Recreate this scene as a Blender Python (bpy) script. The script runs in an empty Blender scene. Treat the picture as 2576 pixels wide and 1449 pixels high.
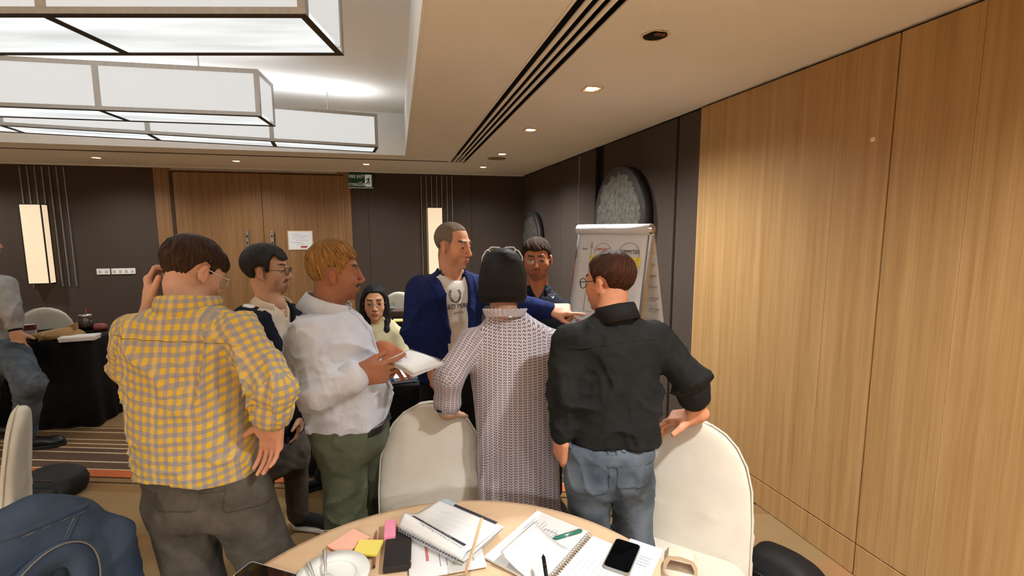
import bpy, math, random
import numpy as np
from mathutils import Matrix, Vector

# ------------------------------------------------------------------ camera
SCN = bpy.context.scene
COL = SCN.collection
EYE = np.array([0.0, 0.0, 1.66])
FOC = 1196.0                                  # focal length in pixels of the 2576 px frame
PITCH, ROLL, YAW = math.radians(6.93), math.radians(0.15), math.radians(13.52)


def cam_axes():
    f = np.array([math.sin(YAW) * math.cos(PITCH), math.cos(YAW) * math.cos(PITCH), -math.sin(PITCH)])
    r = np.array([math.cos(YAW), -math.sin(YAW), 0.0])
    d = np.cross(f, r)
    c, s = math.cos(ROLL), math.sin(ROLL)
    return np.array([c * r + s * d, -s * r + c * d, f])


AX = cam_axes()
cam_data = bpy.data.cameras.new('camera')
cam_data.sensor_fit = 'HORIZONTAL'
cam_data.sensor_width = 36.0
cam_data.lens = 36.0 * FOC / 2576.0
cam_data.clip_start = 0.02
cam = bpy.data.objects.new('camera', cam_data)
COL.objects.link(cam)
m3 = np.array([AX[0], -AX[1], -AX[2]]).T
cam.matrix_world = Matrix([[*m3[0], EYE[0]], [*m3[1], EYE[1]], [*m3[2], EYE[2]], [0, 0, 0, 1]])
SCN.camera = cam

# ------------------------------------------------------------------ world, exposure
world = bpy.data.worlds.new('world')
SCN.world = world
world.use_nodes = True
world.node_tree.nodes['Background'].inputs[0].default_value = (1, 0.93, 0.85, 1)
world.node_tree.nodes['Background'].inputs[1].default_value = 0.02
SCN.view_settings.view_transform = 'Standard'
SCN.view_settings.look = 'None'
SCN.view_settings.exposure = 0.42
SCN.view_settings.gamma = 1.0
SCN.view_settings.use_curve_mapping = False
SCN.cycles.use_adaptive_sampling = True
SCN.cycles.adaptive_threshold = 0.12
SCN.cycles.adaptive_min_samples = 16
SCN.cycles.max_bounces = 5
SCN.cycles.diffuse_bounces = 3
SCN.cycles.glossy_bounces = 2
SCN.cycles.transmission_bounces = 3
SCN.cycles.use_denoising = True
PANE_DOWN, PANE_SIDE, PANE_TOP = 0.74, 0.5, 4.0      # radiance of the lantern diffusers
SPOT_W = 170.0                                      # base power of a downlight; unseen rear ones are boosted
SCONCE = 0.62


# ------------------------------------------------------------------ picture -> place
def ray(px, py):
    return AX.T @ np.array([(px - 1288.0) / FOC, (py - 724.5) / FOC, 1.0])


def at(px, py, dep):
    return EYE + ray(px, py) * dep


def onz(px, py, z):
    d = ray(px, py)
    return EYE + d * (z - EYE[2]) / d[2]


def V(*a):
    return np.array(a, float)


# ------------------------------------------------------------------ materials
def lin(c):
    out = []
    for v in c[:3]:
        v = v / 255.0
        out.append(v / 12.92 if v <= 0.04045 else ((v + 0.055) / 1.055) ** 2.4)
    return (out[0], out[1], out[2], 1.0)


MATS = {}


class NT:
    """small wrapper round a node tree"""

    def __init__(self, name):
        self.m = bpy.data.materials.new(name)
        self.m.use_nodes = True
        self.t = self.m.node_tree
        self.b = self.t.nodes['Principled BSDF']

    def n(self, kind, **kw):
        o = self.t.nodes.new(kind)
        for k, v in kw.items():
            setattr(o, k, v)
        return o

    def l(self, a, b):
        self.t.links.new(a, b)

    def math(self, op, a, b=None, clamp=False):
        o = self.n('ShaderNodeMath', operation=op)
        o.use_clamp = clamp
        for i, v in enumerate((a, b)):
            if v is None:
                continue
            if isinstance(v, (int, float)):
                o.inputs[i].default_value = v
            else:
                self.l(v, o.inputs[i])
        return o.outputs[0]

    def mix(self, fac, a, b):
        o = self.n('ShaderNodeMix', data_type='RGBA')
        for i, v in ((0, fac), (6, a), (7, b)):
            if isinstance(v, (int, float)):
                o.inputs[i].default_value = v
            elif isinstance(v, tuple):
                o.inputs[i].default_value = v
            else:
                self.l(v, o.inputs[i])
        return o.outputs[2]

    def coord(self, which='Object', scale=None):
        tc = self.n('ShaderNodeTexCoord')
        if which == 'World':
            tc = self.n('ShaderNodeNewGeometry')
            out = tc.outputs['Position']
        else:
            out = tc.outputs[which]
        if scale is not None:
            mp = self.n('ShaderNodeMapping')
            mp.inputs['Scale'].default_value = scale
            self.l(out, mp.inputs['Vector'])
            out = mp.outputs[0]
        return out

    def noise(self, vec, scale, detail=3.0, rough=0.55):
        o = self.n('ShaderNodeTexNoise')
        o.inputs['Scale'].default_value = scale
        o.inputs['Detail'].default_value = detail
        o.inputs['Roughness'].default_value = rough
        self.l(vec, o.inputs['Vector'])
        return o.outputs['Fac']

    def bump(self, h, strength, dist=0.01):
        o = self.n('ShaderNodeBump')
        o.inputs['Strength'].default_value = strength
        o.inputs['Distance'].default_value = dist
        self.l(h, o.inputs['Height'])
        self.l(o.outputs[0], self.b.inputs['Normal'])

    def ramp(self, fac, stops, interp='LINEAR'):
        o = self.n('ShaderNodeValToRGB')
        cr = o.color_ramp
        cr.interpolation = interp
        while len(cr.elements) < len(stops):
            cr.elements.new(0.5)
        for e, (p, c) in zip(cr.elements, stops):
            e.position = p
            e.color = c
        self.l(fac, o.inputs[0])
        return o.outputs[0]


def mat(name, rgb, rough=0.6, metal=0.0, vary=0.0, vscale=6.0, vstretch=(1, 1, 1), bump=0.0, bscale=200.0,
        bstretch=(1, 1, 1), spec=0.4, emit=None, estr=0.0, rgb2=None, alpha=None, coat=0.0, sheen=0.0, trans=0.0):
    if name in MATS:
        return MATS[name]
    k = NT(name)
    k.b.inputs['Roughness'].default_value = rough
    k.b.inputs['Metallic'].default_value = metal
    k.b.inputs['Specular IOR Level'].default_value = spec
    k.b.inputs['Coat Weight'].default_value = coat
    k.b.inputs['Sheen Weight'].default_value = sheen
    if trans:
        k.b.inputs['Transmission Weight'].default_value = trans
    c = lin(rgb)
    if vary > 0 or rgb2:
        c2 = lin(rgb2) if rgb2 else tuple(max(0, v * (1 - vary)) for v in c[:3]) + (1,)
        nz = k.noise(k.coord('Object', vstretch), vscale, 4)
        f = k.ramp(nz, [(0.3, (0, 0, 0, 1)), (0.7, (1, 1, 1, 1))])
        k.l(k.mix(f, c, c2), k.b.inputs['Base Color'])
    else:
        k.b.inputs['Base Color'].default_value = c
    if bump > 0:
        k.bump(k.noise(k.coord('Object', bstretch), bscale, 3), bump)
    if emit:
        k.b.inputs['Emission Color'].default_value = lin(emit)
        k.b.inputs['Emission Strength'].default_value = estr
    MATS[name] = k.m
    return k.m


def wood(name, light, dark, axis='z', scale=1.0, rough=0.45):
    k = NT(name)
    st = {'z': (1, 1, 0.02), 'x': (0.02, 1, 1), 'y': (1, 0.02, 1)}[axis]
    co = k.coord('Object', st)
    a = k.noise(co, 26 * scale, 5, 0.6)
    b = k.noise(co, 150 * scale, 3, 0.6)
    mixv = k.math('ADD', k.math('MULTIPLY', a, 0.65), k.math('MULTIPLY', b, 0.35))
    f = k.ramp(mixv, [(0.36, (0, 0, 0, 1)), (0.64, (1, 1, 1, 1))])
    big = k.noise(k.coord('Object', tuple(0.15 if s < .5 else 1 for s in st)), 3.0 * scale, 2)
    c = k.mix(f, lin(dark), lin(light))
    c2 = k.mix(k.math('MULTIPLY', big, 0.35), c, lin(dark))
    k.l(c2, k.b.inputs['Base Color'])
    k.b.inputs['Roughness'].default_value = rough
    k.b.inputs['Specular IOR Level'].default_value = 0.35
    k.bump(b, 0.05, 0.002)
    MATS[name] = k.m
    return k.m


# ------------------------------------------------------------------ mesh building
class MB:
    def __init__(self):
        self.v, self.f = [], []

    def add(self, vs, fs):
        o = len(self.v)
        self.v += [tuple(float(c) for c in p) for p in vs]
        self.f += [tuple(o + i for i in f) for f in fs]
        return self

    def box(self, lo, hi, bevel=0.0):
        x0, y0, z0 = lo
        x1, y1, z1 = hi
        if bevel <= 0:
            vs = [(x0, y0, z0), (x1, y0, z0), (x1, y1, z0), (x0, y1, z0), (x0, y0, z1), (x1, y0, z1), (x1, y1, z1), (x0, y1, z1)]
            fs = [(0, 3, 2, 1), (4, 5, 6, 7), (0, 1, 5, 4), (1, 2, 6, 5), (2, 3, 7, 6), (3, 0, 4, 7)]
            return self.add(vs, fs)
        b = min(bevel, (x1 - x0) * .49, (y1 - y0) * .49, (z1 - z0) * .49)
        rings = []
        for z, k in ((z0, b), (z0 + b, 0), (z1 - b, 0), (z1, b)):
            c = b
            a0, a1, b0, b1 = x0 + k, x1 - k, y0 + k, y1 - k
            rings.append([(a0 + c, b0, z), (a1 - c, b0, z), (a1, b0 + c, z), (a1, b1 - c, z),
                          (a1 - c, b1, z), (a0 + c, b1, z), (a0, b1 - c, z), (a0, b0 + c, z)])
        return self.loft(rings)

    def loft(self, rings, close=True, caps=True):
        n = len(rings[0])
        vs = [p for r in rings for p in r]
        fs = []
        for i in range(len(rings) - 1):
            for j in range(n if close else n - 1):
                k = (j + 1) % n
                fs.append((i * n + j, i * n + k, (i + 1) * n + k, (i + 1) * n + j))
        if caps and close:
            fs.append(tuple(range(n - 1, -1, -1)))
            fs.append(tuple((len(rings) - 1) * n + j for j in range(n)))
        return self.add(vs, fs)

    def lathe(self, prof, n=24, c=(0, 0, 0), caps=True):
        rings = [[(c[0] + r * math.cos(2 * math.pi * j / n), c[1] + r * math.sin(2 * math.pi * j / n), c[2] + z) for j in range(n)]
                 for r, z in prof]
        return self.loft(rings, caps=caps)

    def tube(self, pts, r, n=8, closed=False, caps=True):
        pts = [Vector(p) for p in pts]
        rs = r if isinstance(r, (list, tuple)) else [r] * len(pts)
        rings = []
        up = None
        m = len(pts)
        for i, p in enumerate(pts):
            if closed:
                t = pts[(i + 1) % m] - pts[(i - 1) % m]
            else:
                t = pts[min(i + 1, m - 1)] - pts[max(i - 1, 0)]
            t = t.normalized() if t.length > 1e-9 else Vector((0, 0, 1))
            if up is None:
                up = Vector((0, 0, 1)) if abs(t.z) < 0.9 else Vector((1, 0, 0))
            s = t.cross(up)
            s.normalize()
            up = s.cross(t)
            rings.append([tuple(p + s * (rs[i] * math.cos(2 * math.pi * j / n)) + up * (rs[i] * math.sin(2 * math.pi * j / n))) for j in range(n)])
        if closed:
            rings.append(rings[0])
        return self.loft(rings, caps=caps and not closed)

    def plate(self, poly, z0, z1):
        """prism over a polygon (x, y) counter-clockwise"""
        n = len(poly)
        vs = [(x, y, z0) for x, y in poly] + [(x, y, z1) for x, y in poly]
        fs = [tuple(range(n - 1, -1, -1)), tuple(range(n, 2 * n))] + [(i, (i + 1) % n, n + (i + 1) % n, n + i) for i in range(n)]
        return self.add(vs, fs)

    def grid(self, fn, nu, nv, closed_u=False):
        vs = [fn(i / nu, j / nv) for j in range(nv + 1) for i in range(nu + (0 if closed_u else 1))]
        w = nu if closed_u else nu + 1
        fs = [(j * w + i, j * w + (i + 1) % w, (j + 1) * w + (i + 1) % w, (j + 1) * w + i) for j in range(nv) for i in range(nu)]
        return self.add(vs, fs)

    def xf(self, m):
        self.v = [tuple(m @ Vector(p)) for p in self.v]
        return self

    def build(self, name, material, parent=None, smooth=False, loc=None, rot=None):
        me = bpy.data.meshes.new(name)
        me.from_pydata(self.v, [], self.f)
        me.update()
        if smooth:
            me.polygons.foreach_set('use_smooth', [True] * len(me.polygons))
        me.materials.append(material)
        return link(name, me, parent, loc, rot)


def link(name, data, parent=None, loc=None, rot=None):
    o = bpy.data.objects.new(name, data)
    COL.objects.link(o)
    if parent is not None:
        o.parent = parent
    if loc is not None:
        o.location = [float(c) for c in loc]
    if rot is not None:
        o.rotation_euler = [float(c) for c in rot]
    return o


def tag(o, label, cat=None, group=None, kind=None):
    o['label'] = label
    if cat:
        o['category'] = cat
    if group:
        o['group'] = group
    if kind:
        o['kind'] = kind
    return o


def thing(name, label, cat, loc=(0, 0, 0), rz=0.0, group=None):
    o = link(name, None, None, loc, (0, 0, rz))
    o.empty_display_size = 0.1
    return tag(o, label, cat, group)


def struct(o, label=None):
    o['kind'] = 'structure'
    if label:
        o['label'] = label
    return o


def rounded(w, h, r, n=5, cx=0.0, cy=0.0):
    pts = []
    for (sx, sy, a0) in ((1, -1, -90), (1, 1, 0), (-1, 1, 90), (-1, -1, 180)):
        for i in range(n + 1):
            a = math.radians(a0 + 90 * i / n)
            pts.append((cx + sx * (w / 2 - r) + r * math.cos(a), cy + sy * (h / 2 - r) + r * math.sin(a)))
    return pts


def text(name, body, size, material, parent, loc, rot, align='CENTER', extrude=0.0003, shear=0.0, xs=1.0):
    c = bpy.data.curves.new(name, 'FONT')
    c.body = body
    c.size = size
    c.align_x = align
    c.align_y = 'CENTER'
    c.extrude = extrude
    c.shear = shear
    c.resolution_u = 3
    c.materials.append(material)
    o = bpy.data.objects.new(name, c)
    COL.objects.link(o)
    bpy.context.view_layer.update()
    me = bpy.data.meshes.new_from_object(o.evaluated_get(bpy.context.evaluated_depsgraph_get()))
    bpy.data.objects.remove(o)
    o = link(name, me, parent, loc, rot)
    o.scale = (xs, 1, 1)
    return o

# ================================================================== SETTING
ZC, ZU = 2.5, 2.95            # soffit and raised ceiling
YB = 7.3                      # back wall
RW_A = V(2.10, 1.5)           # a point of the right wall and its direction
RW_ANG = math.atan2(0.18, 5.7)

m_fabric = mat('dark_wall_fabric', (76, 65, 57), 0.85, vary=0.12, vscale=90, bump=0.15, bscale=600, spec=0.15)
m_groove = mat('wall_groove', (28, 22, 18), 0.9, spec=0.1)
m_nickel = mat('brushed_nickel', (176, 172, 166), 0.4, metal=0.7, vary=0.15, vscale=40, vstretch=(1, 1, .1))
m_bronze = mat('dark_bronze', (52, 42, 36), 0.45, metal=0.4)
m_paint = mat('soffit_paint', (234, 230, 226), 0.8, vary=0.05, vscale=1.2, bump=0.03, bscale=150)
m_white_paint = mat('cove_paint', (232, 232, 230), 0.8, vary=0.02, vscale=1.0)
m_oak = wood('oak_veneer', (188, 151, 102), (156, 118, 72), 'z')
m_door = wood('door_veneer', (154, 116, 76), (124, 88, 52), 'z')
m_steel = mat('steel', (190, 190, 192), 0.25, metal=1.0)
m_black = mat('matt_black', (14, 13, 13), 0.7, spec=0.2)
m_white_plastic = mat('white_plastic', (235, 232, 224), 0.4)


def carpet():
    k = NT('carpet')
    pos = k.coord('World')
    sx = k.n('ShaderNodeSeparateXYZ')
    k.l(pos, sx.inputs[0])
    s = k.math('ADD', k.math('MULTIPLY', sx.outputs[0], 0.295), k.math('MULTIPLY', sx.outputs[1], 0.955))
    s = k.math('ADD', s, k.math('MULTIPLY', k.noise(pos, 45.0, 2), 0.006))
    t = k.math('SUBTRACT', s, 2.70, True)                       # 0..1 over the striped band
    base = k.mix(k.noise(pos, 3.0, 4), lin((160, 130, 90)), lin((136, 110, 76)))
    tuft = k.noise(pos, 260.0, 2)
    base = k.mix(k.math('MULTIPLY', tuft, 0.55), base, lin((86, 64, 40)))
    ys = [1069, 1079, 1090, 1109, 1120, 1130, 1142, 1165, 1184]
    val = lambda y: float(np.dot(onz(330, y, 0.0)[:2], (0.295, 0.955))) - 2.70
    cream, d1, d2, org, blk = lin((205, 180, 145)), lin((112, 84, 56)), lin((92, 72, 58)), lin((190, 100, 54)), lin((50, 38, 26))
    brown = lin((136, 104, 66))
    stops = [(0.0, brown), (val(1217), blk), (val(1217) + .012, brown), (val(1204), blk), (val(1204) + .014, org)]
    for i, y in enumerate(reversed(ys)):
        p = val(y)
        stops += [(p, cream), (p + 0.014, d2 if i in (0, 1, 2) else d1)]
    stops += [(val(1063) + .02, brown)]
    band = k.ramp(t, stops, 'CONSTANT')
    band = k.mix(k.math('MULTIPLY', tuft, 0.4), band, lin((70, 52, 36)))
    inside = k.math('MULTIPLY', k.math('GREATER_THAN', t, 0.004), k.math('LESS_THAN', t, 0.97))
    # a soft orange drift woven into the plain field
    n2 = k.noise(k.coord('World', (0.5, 1.6, 1)), 1.15, 2)
    drift = k.ramp(n2, [(0.55, (0, 0, 0, 1)), (0.66, (1, 1, 1, 1))])
    base = k.mix(k.math('MULTIPLY', drift, 0.6), base, lin((164, 108, 68)))
    k.l(k.mix(inside, base, band), k.b.inputs['Base Color'])
    k.b.inputs['Roughness'].default_value = 0.95
    k.b.inputs['Specular IOR Level'].default_value = 0.1
    k.bump(tuft, 0.5, 0.006)
    return k.m


m_carpet = carpet()
struct(MB().box((-7.4, -3.8, -0.1), (2.5, 7.6, 0.0)).build('floor', m_carpet), 'brown patterned carpet with cream stripes and an orange band')

# ---- walls
struct(MB().box((-7.4, 7.33, 0), (2.5, 7.55, 3.05)).build('wall_back', m_groove), 'dark brown panelled back wall')
wb = bpy.data.objects['wall_back']
for x0, x1 in ((-7.2, -5.35), (-5.35, -4.2), (-4.2, -3.085), (-0.625, -0.39), (-0.39, 0.36), (0.36, 1.12), (1.12, 1.935)):
    MB().box((x0 + .002, 7.30, 0.1), (x1 - .002, 7.335, 2.498)).build('fabric_panel', m_fabric, wb)
MB().box((-7.2, 7.29, 0), (-3.085, 7.335, 0.098)).build('skirting', m_bronze, wb)
MB().box((-0.625, 7.29, 0), (1.935, 7.335, 0.098)).build('skirting', m_bronze, wb)
struct(MB().box((-7.4, -3.8, 0), (-7.2, 7.33, 3.05)).build('wall_left', m_fabric), 'dark fabric side wall')
struct(MB().box((-7.2, -3.8, 0), (2.5, -3.6, 3.05)).build('wall_front', m_fabric), 'dark fabric wall behind the viewpoint')

wr = link('wall_right', None, None, (RW_A[0], RW_A[1], 0), (0, 0, RW_ANG))
struct(wr, 'right wall, oak veneer panels then dark fabric panels')
MB().box((0.03, -5.2, 0), (0.2, 6.0, 3.05)).build('wall_core', m_groove, wr)
wseams = [1.48, 0.44, 0.175, -0.125, -1.13, -1.42, -2.43, -3.73, -5.1]
for i in range(len(wseams) - 1):
    hi, lo = wseams[i], wseams[i + 1]
    g = 0.0035 if lo in (0.175, -1.13, -2.43) else 0.0006
    gh = 0.0035 if hi in (0.175, -1.13, -2.43) else 0.0006
    MB().box((0.0, lo + g, 0.165), (0.032, hi - gh, 2.485), 0.0008).build('oak_panel', m_oak, wr)
    MB().box((0.0, lo + g, 0.004), (0.032, hi - gh, 0.158), 0.0008).build('base_panel', m_oak, wr)
dk = [(1.487, 1.745), (1.775, 2.27), (2.274, 2.985), (3.13, 3.575), (3.585, 4.14), (4.144, 5.80)]
for a, b in dk:
    MB().box((0.012, a + .001, 0.1), (0.04, b - .001, 2.485)).build('fabric_panel', m_fabric, wr)
    MB().box((0.006, a + .001, 0.0), (0.04, b - .001, 0.098)).build('skirting', m_bronze, wr)
MB().box((0.004, 3.574, 0.1), (0.03, 3.586, 2.48)).build('metal_bead', m_nickel, wr)
MB().box((0.024, 1.748, 0.0), (0.032, 1.772, 2.49)).build('shadow_gap', m_black, wr)
MB().box((0.026, 2.99, 0.0), (0.036, 3.125, 2.49)).build('shadow_gap', m_black, wr)
MB().box((-0.012, 3.115, 0.0), (0.036, 3.132, 2.49)).build('recess_lining', m_bronze, wr)
MB().lathe([(0.011, 0), (0.011, 0.0015), (0.004, 0.003)], 14).xf(Matrix.Translation((0.0, 0.26, 2.06)) @ Matrix.Rotation(-math.pi / 2, 4, 'Y')).build('filler_spot', mat('filler', (225, 205, 170), .7), wr)

# ---- ceiling: soffit with the raised tray and the slot for the air diffuser
cx0, cx1, cy0, cy1 = -5.3, 0.13, -1.8, 5.62
DX0, DX1, DY0, DY1 = 0.655, 0.865, -2.2, 6.10
b = MB()
b.box((cx1, -3.7, ZC), (DX0, 7.4, 3.0)).box((DX1, -3.7, ZC), (2.5, 7.4, 3.0))
b.box((DX0, -3.7, ZC), (DX1, DY0, 3.0)).box((DX0, DY1, ZC), (DX1, 7.4, 3.0)).box((DX0, DY0, ZC + .11), (DX1, DY1, 3.0))
b.box((-7.4, cy1, ZC), (cx1, 7.4, 3.0)).box((-7.4, -3.7, ZC), (cx1, cy0, 3.0)).box((-7.4, cy0, ZC), (cx0, cy1, 3.0))
struct(b.build('ceiling', m_paint), 'beige painted lower ceiling with a raised lighting tray')
cl = bpy.data.objects['ceiling']
t = MB()
t.box((cx0, cy0, ZU), (cx1, cy1, ZU + .06))
t.box((cx0, cy1 - .012, ZC - .004), (cx1, cy1, ZU)).box((cx0, cy0, ZC - .004), (cx1, cy0 + .012, ZU))
t.box((cx1 - .012, cy0, ZC - .004), (cx1, cy1, ZU)).box((cx0, cy0, ZC - .004), (cx0 + .012, cy1, ZU))
t.build('raised_tray', m_white_paint, cl)
MB().box((-5.3, 5.99, ZC - .004), (0.64, 6.03, ZC + .001)).build('curtain_track', m_bronze, cl)
MB().box((-7.2, 7.22, ZC - .012), (1.93, 7.30, ZC + .001)).build('cornice', m_paint, cl)
MB().box((-2.86, 7.262, 2.466), (-0.80, 7.298, 2.486)).build('curtain_rail', m_steel, cl)

vent = thing('air_diffuser', 'long linear slot air diffuser set in the beige ceiling', 'air vent', (0.76, 1.95, ZC))
VL0, VL1 = DY0 - 1.95 + .01, DY1 - 1.95 - .01
MB().box((-.1, VL0, .10), (.1, VL1, .108)).build('dark_plenum', m_black, vent)
for sx in (-.1045, .1045):
    MB().box((sx - .0005, VL0, .002), (sx + .0005, VL1, .10)).build('dark_side', m_black, vent)
for i, x in enumerate((-0.098, -0.046, 0.0, 0.046, 0.098)):
    w = (.012, .020, .016, .020, .012)[i]
    MB().box((x - w / 2, VL0, -.004), (x + w / 2, VL1, .004)).build('blade', m_paint, vent)
for y in (VL0, VL1 - .02):
    MB().box((-.1, y, -.003), (.1, y + .02, .03)).build('end_cap', m_paint, vent)

m_lamp = mat('downlight_lamp', (255, 240, 215), .5, emit=(255, 232, 200), estr=9.0)
m_trim = mat('downlight_trim', (214, 190, 165), .5)
DL = [(1.15, 6.41, 'near the far right corner'), (1.16, 5.28, 'beside the ceiling speaker grille'), (1.12, 3.98, 'between the speaker grille and square downlight'),
      (1.16, 2.77, 'nearest in the right hand row, seen largest'), (-3.32, 6.55, 'above the left wall lamp side of the doors'), (-1.86, 6.5, 'above the double doors'),
      (-0.35, 6.45, 'in front of the fire exit sign'), (1.14, 0.5, None), (1.14, -0.9, None), (-1.9, -2.4, None), (-3.9, -2.4, None), (-0.2, -2.5, None),
      (-4.9, 6.55, None), (-6.1, 4.5, None), (-6.1, 2.2, None), (-6.1, 0.0, None)]
for i, (x, y, where) in enumerate(DL):
    d = thing('downlight', 'recessed square downlight ' + (where or 'added out of view to light the room'), 'downlight', (x, y, ZC), 0, 'recessed ceiling downlights')
    s = 0.055
    q = MB()
    for (a, bb) in (((-s, -s), (s, -s + .012)), ((-s, s - .012), (s, s)), ((-s, -s + .012), (-s + .012, s - .012)), ((s - .012, -s + .012), (s, s - .012))):
        q.box((a[0], a[1], -.006), (bb[0], bb[1], .002))
    q.build('trim', m_trim, d)
    MB().lathe([(0.034, -.0035), (0.034, -.001)], 20).build('lamp', m_lamp, d)
    ld = bpy.data.lights.new('downlight_beam', 'SPOT')
    ld.energy = SPOT_W * (.4 if y > 6 else (1.0 if y > 2 else (.95 if x > 0 else 9.5)))  # unseen downlights are added; rear left ones boosted to brighten people's backs
    ld.color = (0.94, 0.975, 1.0)
    ld.spot_size = math.radians(150)
    ld.spot_blend = 1.0
    ld.shadow_soft_size = 0.06
    link('beam', ld, d, (0, 0, -.02))
h = thing('open_light_fitting', 'empty round ceiling hole left by a removed downlight', 'ceiling hole', (1.12, 1.98, ZC))
MB().lathe([(0.052, -.002), (0.052, -.0004)], 28).build('hole_shade_disc', m_black, h)  # flat black disc painted for the shade inside the hole
q = MB()
q.grid(lambda u, v: ((.052 + .010 * v + .003 * math.sin(9 * 6.283 * u) * v) * math.cos(6.283 * u), (.052 + .010 * v + .003 * math.sin(9 * 6.283 * u) * v) * math.sin(6.283 * u), -.003 + .0015 * math.sin(5 * 6.283 * u)), 36, 2, True)
q.build('torn_rim', mat('rim_paper', (226, 208, 180), .8), h)
MB().box((-.022, -.045, -.012), (.03, -.02, -.004), .004).build('bracket', mat('rust_bracket', (96, 52, 36), .6), h)
sp = thing('ceiling_speaker', 'round perforated ceiling speaker grille by the diffuser end', 'speaker', (1.17, 5.62, ZC))
MB().lathe([(0.11, -.001), (0.105, -.007), (.085, -.008), (.0, -.009)], 28).build('grille', mat('speaker_mesh', (150, 130, 110), .8, vary=.4, vscale=260), sp)
sd = thing('smoke_detector', 'small disc smoke detector beside the speaker grille', 'detector', (1.12, 5.95, ZC))
MB().lathe([(0.05, 0), (0.05, -.012), (.03, -.03), (.0, -.032)], 20).build('housing', m_paint, sd)

# ---- lanterns
def lantern(name_label, anchor, ang, n, cell, wid, flip_rods=()):
    """anchor = near right lower corner; the box runs to the left (local -x) and away (local +y)"""
    th = thing('pendant_lantern', name_label, 'ceiling lamp', (anchor[0], anchor[1], 2.42), ang, 'long box lanterns in the raised ceiling tray')
    L, H, r = n * cell, 0.30, 0.028
    kd = MATS.get('diffuser_down')
    if not kd:
        nt = NT('diffuser_down')           # acrylic pane; noise paints the tubes' brighter streaks into its emission
        nz = nt.noise(nt.coord('Object', (.5, 3.2, 1)), 2.2, 3, .5)
        es = nt.ramp(nz, [(.35, (.72, .72, .72, 1)), (.56, (1, 1, 1, 1)), (.68, (1.7, 1.7, 1.7, 1))])
        nt.b.inputs['Base Color'].default_value = lin((150, 156, 158))
        nt.b.inputs['Emission Color'].default_value = lin((240, 248, 250))
        nt.l(nt.math('MULTIPLY', es, PANE_DOWN), nt.b.inputs['Emission Strength'])
        nt.b.inputs['Roughness'].default_value = .3
        kd = MATS['diffuser_down'] = nt.m
    ks = mat('diffuser_side', (104, 106, 108), .5, emit=(250, 249, 246), estr=PANE_SIDE)
    ku = mat('diffuser_up', (240, 240, 236), .5, emit=(246, 248, 250), estr=PANE_TOP)
    for i in range(n):
        x1, x0 = -i * cell - r * .4, -(i + 1) * cell + r * .4
        MB().box((x0, r, .004), (x1, wid - r, .008)).build('bottom_pane', kd, th)
        MB().box((x0, .006, r), (x1, .010, H - r)).build('side_pane', ks, th)
        MB().box((x0, wid - .010, r), (x1, wid - .006, H - r)).build('side_pane', ks, th)
        MB().box((x0, r, H - .012), (x1, wid - r, H - .008)).build('top_pane', ku, th)
    for xe in (-.010, -L + .006):
        MB().box((xe, r, r), (xe + .004, wid - r, H - r)).build('end_pane', ks, th)
    for y in (0, wid - r):
        MB().box((-L, y, 0), (0, y + r, .003)).build('lower_trim', m_bronze, th)
        MB().box((-L, y, .003), (0, y + r, .026)).build('lower_rail', m_nickel, th)
        MB().box((-L, y, H - r), (0, y + r, H)).build('upper_rail', m_nickel, th)
    for i in range(n + 1):
        x = -i * cell
        a, c = (x - r, x) if i == 0 else ((x, x + r) if i == n else (x - r * .6, x + r * .6))
        MB().box((a, r, 0), (c, wid - r, .003)).build('lower_trim', m_bronze, th)
        for y in (0, wid - r):
            MB().box((a, y - .001, .026), (c, y + r + .001, H - r)).build('post', m_nickel, th)
        MB().box((a, r, H - r), (c, wid - r, H)).build('cross_rail', m_nickel, th)
    for x in (-.42, -L + .42):
        MB().tube([(x, wid / 2, H - .01), (x, wid / 2, ZU - 2.42)], .006, 8).build('rod', m_steel, th)
        MB().lathe([(.012, H - .01), (.02, H + .002), (.008, H + .03)], 12, (x, wid / 2, 0)).build('rod_socket', m_steel, th)
        MB().lathe([(.055, ZU - 2.42), (.05, ZU - 2.42 - .018), (.0, ZU - 2.42 - .02)], 20, (x, wid / 2, 0)).build('ceiling_rose', m_white_paint, th)


lantern('nearest long box lantern, overhead with dark bottom frame', (-0.29, 1.91), math.radians(-13.0), 3, .93, .40)
lantern('middle long box lantern hanging in the ceiling tray', (-0.86, 3.59), math.radians(-3.2), 4, .95, .33)
lantern('farthest long box lantern, nearest the double doors', (-0.14, 4.67), math.radians(7.8), 4, .88, .31)
lantern('unseen long box lantern added behind the viewpoint', (-0.9, -0.1), math.radians(-8), 3, .93, .40)  # unseen lanterns added behind the viewpoint to light people from there
lantern('unseen long box lantern added at the far left behind the viewpoint', (-2.2, -1.3), math.radians(4), 3, .93, .40)

# ---- doors
d1 = struct(link('door_1', None, None, (0, YB, 0)), 'oak veneer double door with wide jamb panels')
for a, c, nm in ((-3.085, -2.905, 'jamb_panel'), (-0.715, -0.625, 'jamb_panel')):
    MB().box((a, -.012, 0), (c, .03, 2.498), .001).build(nm, m_door, d1)
MB().box((-2.903, -.006, 0), (-2.868, .03, 2.47)).build('door_stop', mat('door_edge', (60, 40, 26), .6), d1)
for a, c, hx in ((-2.865, -1.803, -2.005), (-1.797, -0.718, -1.69)):
    lf = MB().box((a, -.004, .01), (c, .03, 2.44), .0015).build('door_leaf', m_door, d1)
    hd = MB().box((hx - .022, -.05, 1.05), (hx + .022, -.042, 1.67), .003).box((hx - .012, -.044, 1.12), (hx + .012, -.003, 1.14)).box((hx - .012, -.044, 1.58), (hx + .012, -.003, 1.60)).build('pull_handle', m_steel, lf)
    for z in range(6):
        MB().box((hx - .008, -.0515, 1.12 + z * .09), (hx + .008, -.0498, 1.15 + z * .09)).build('slot', m_black, lf)
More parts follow.
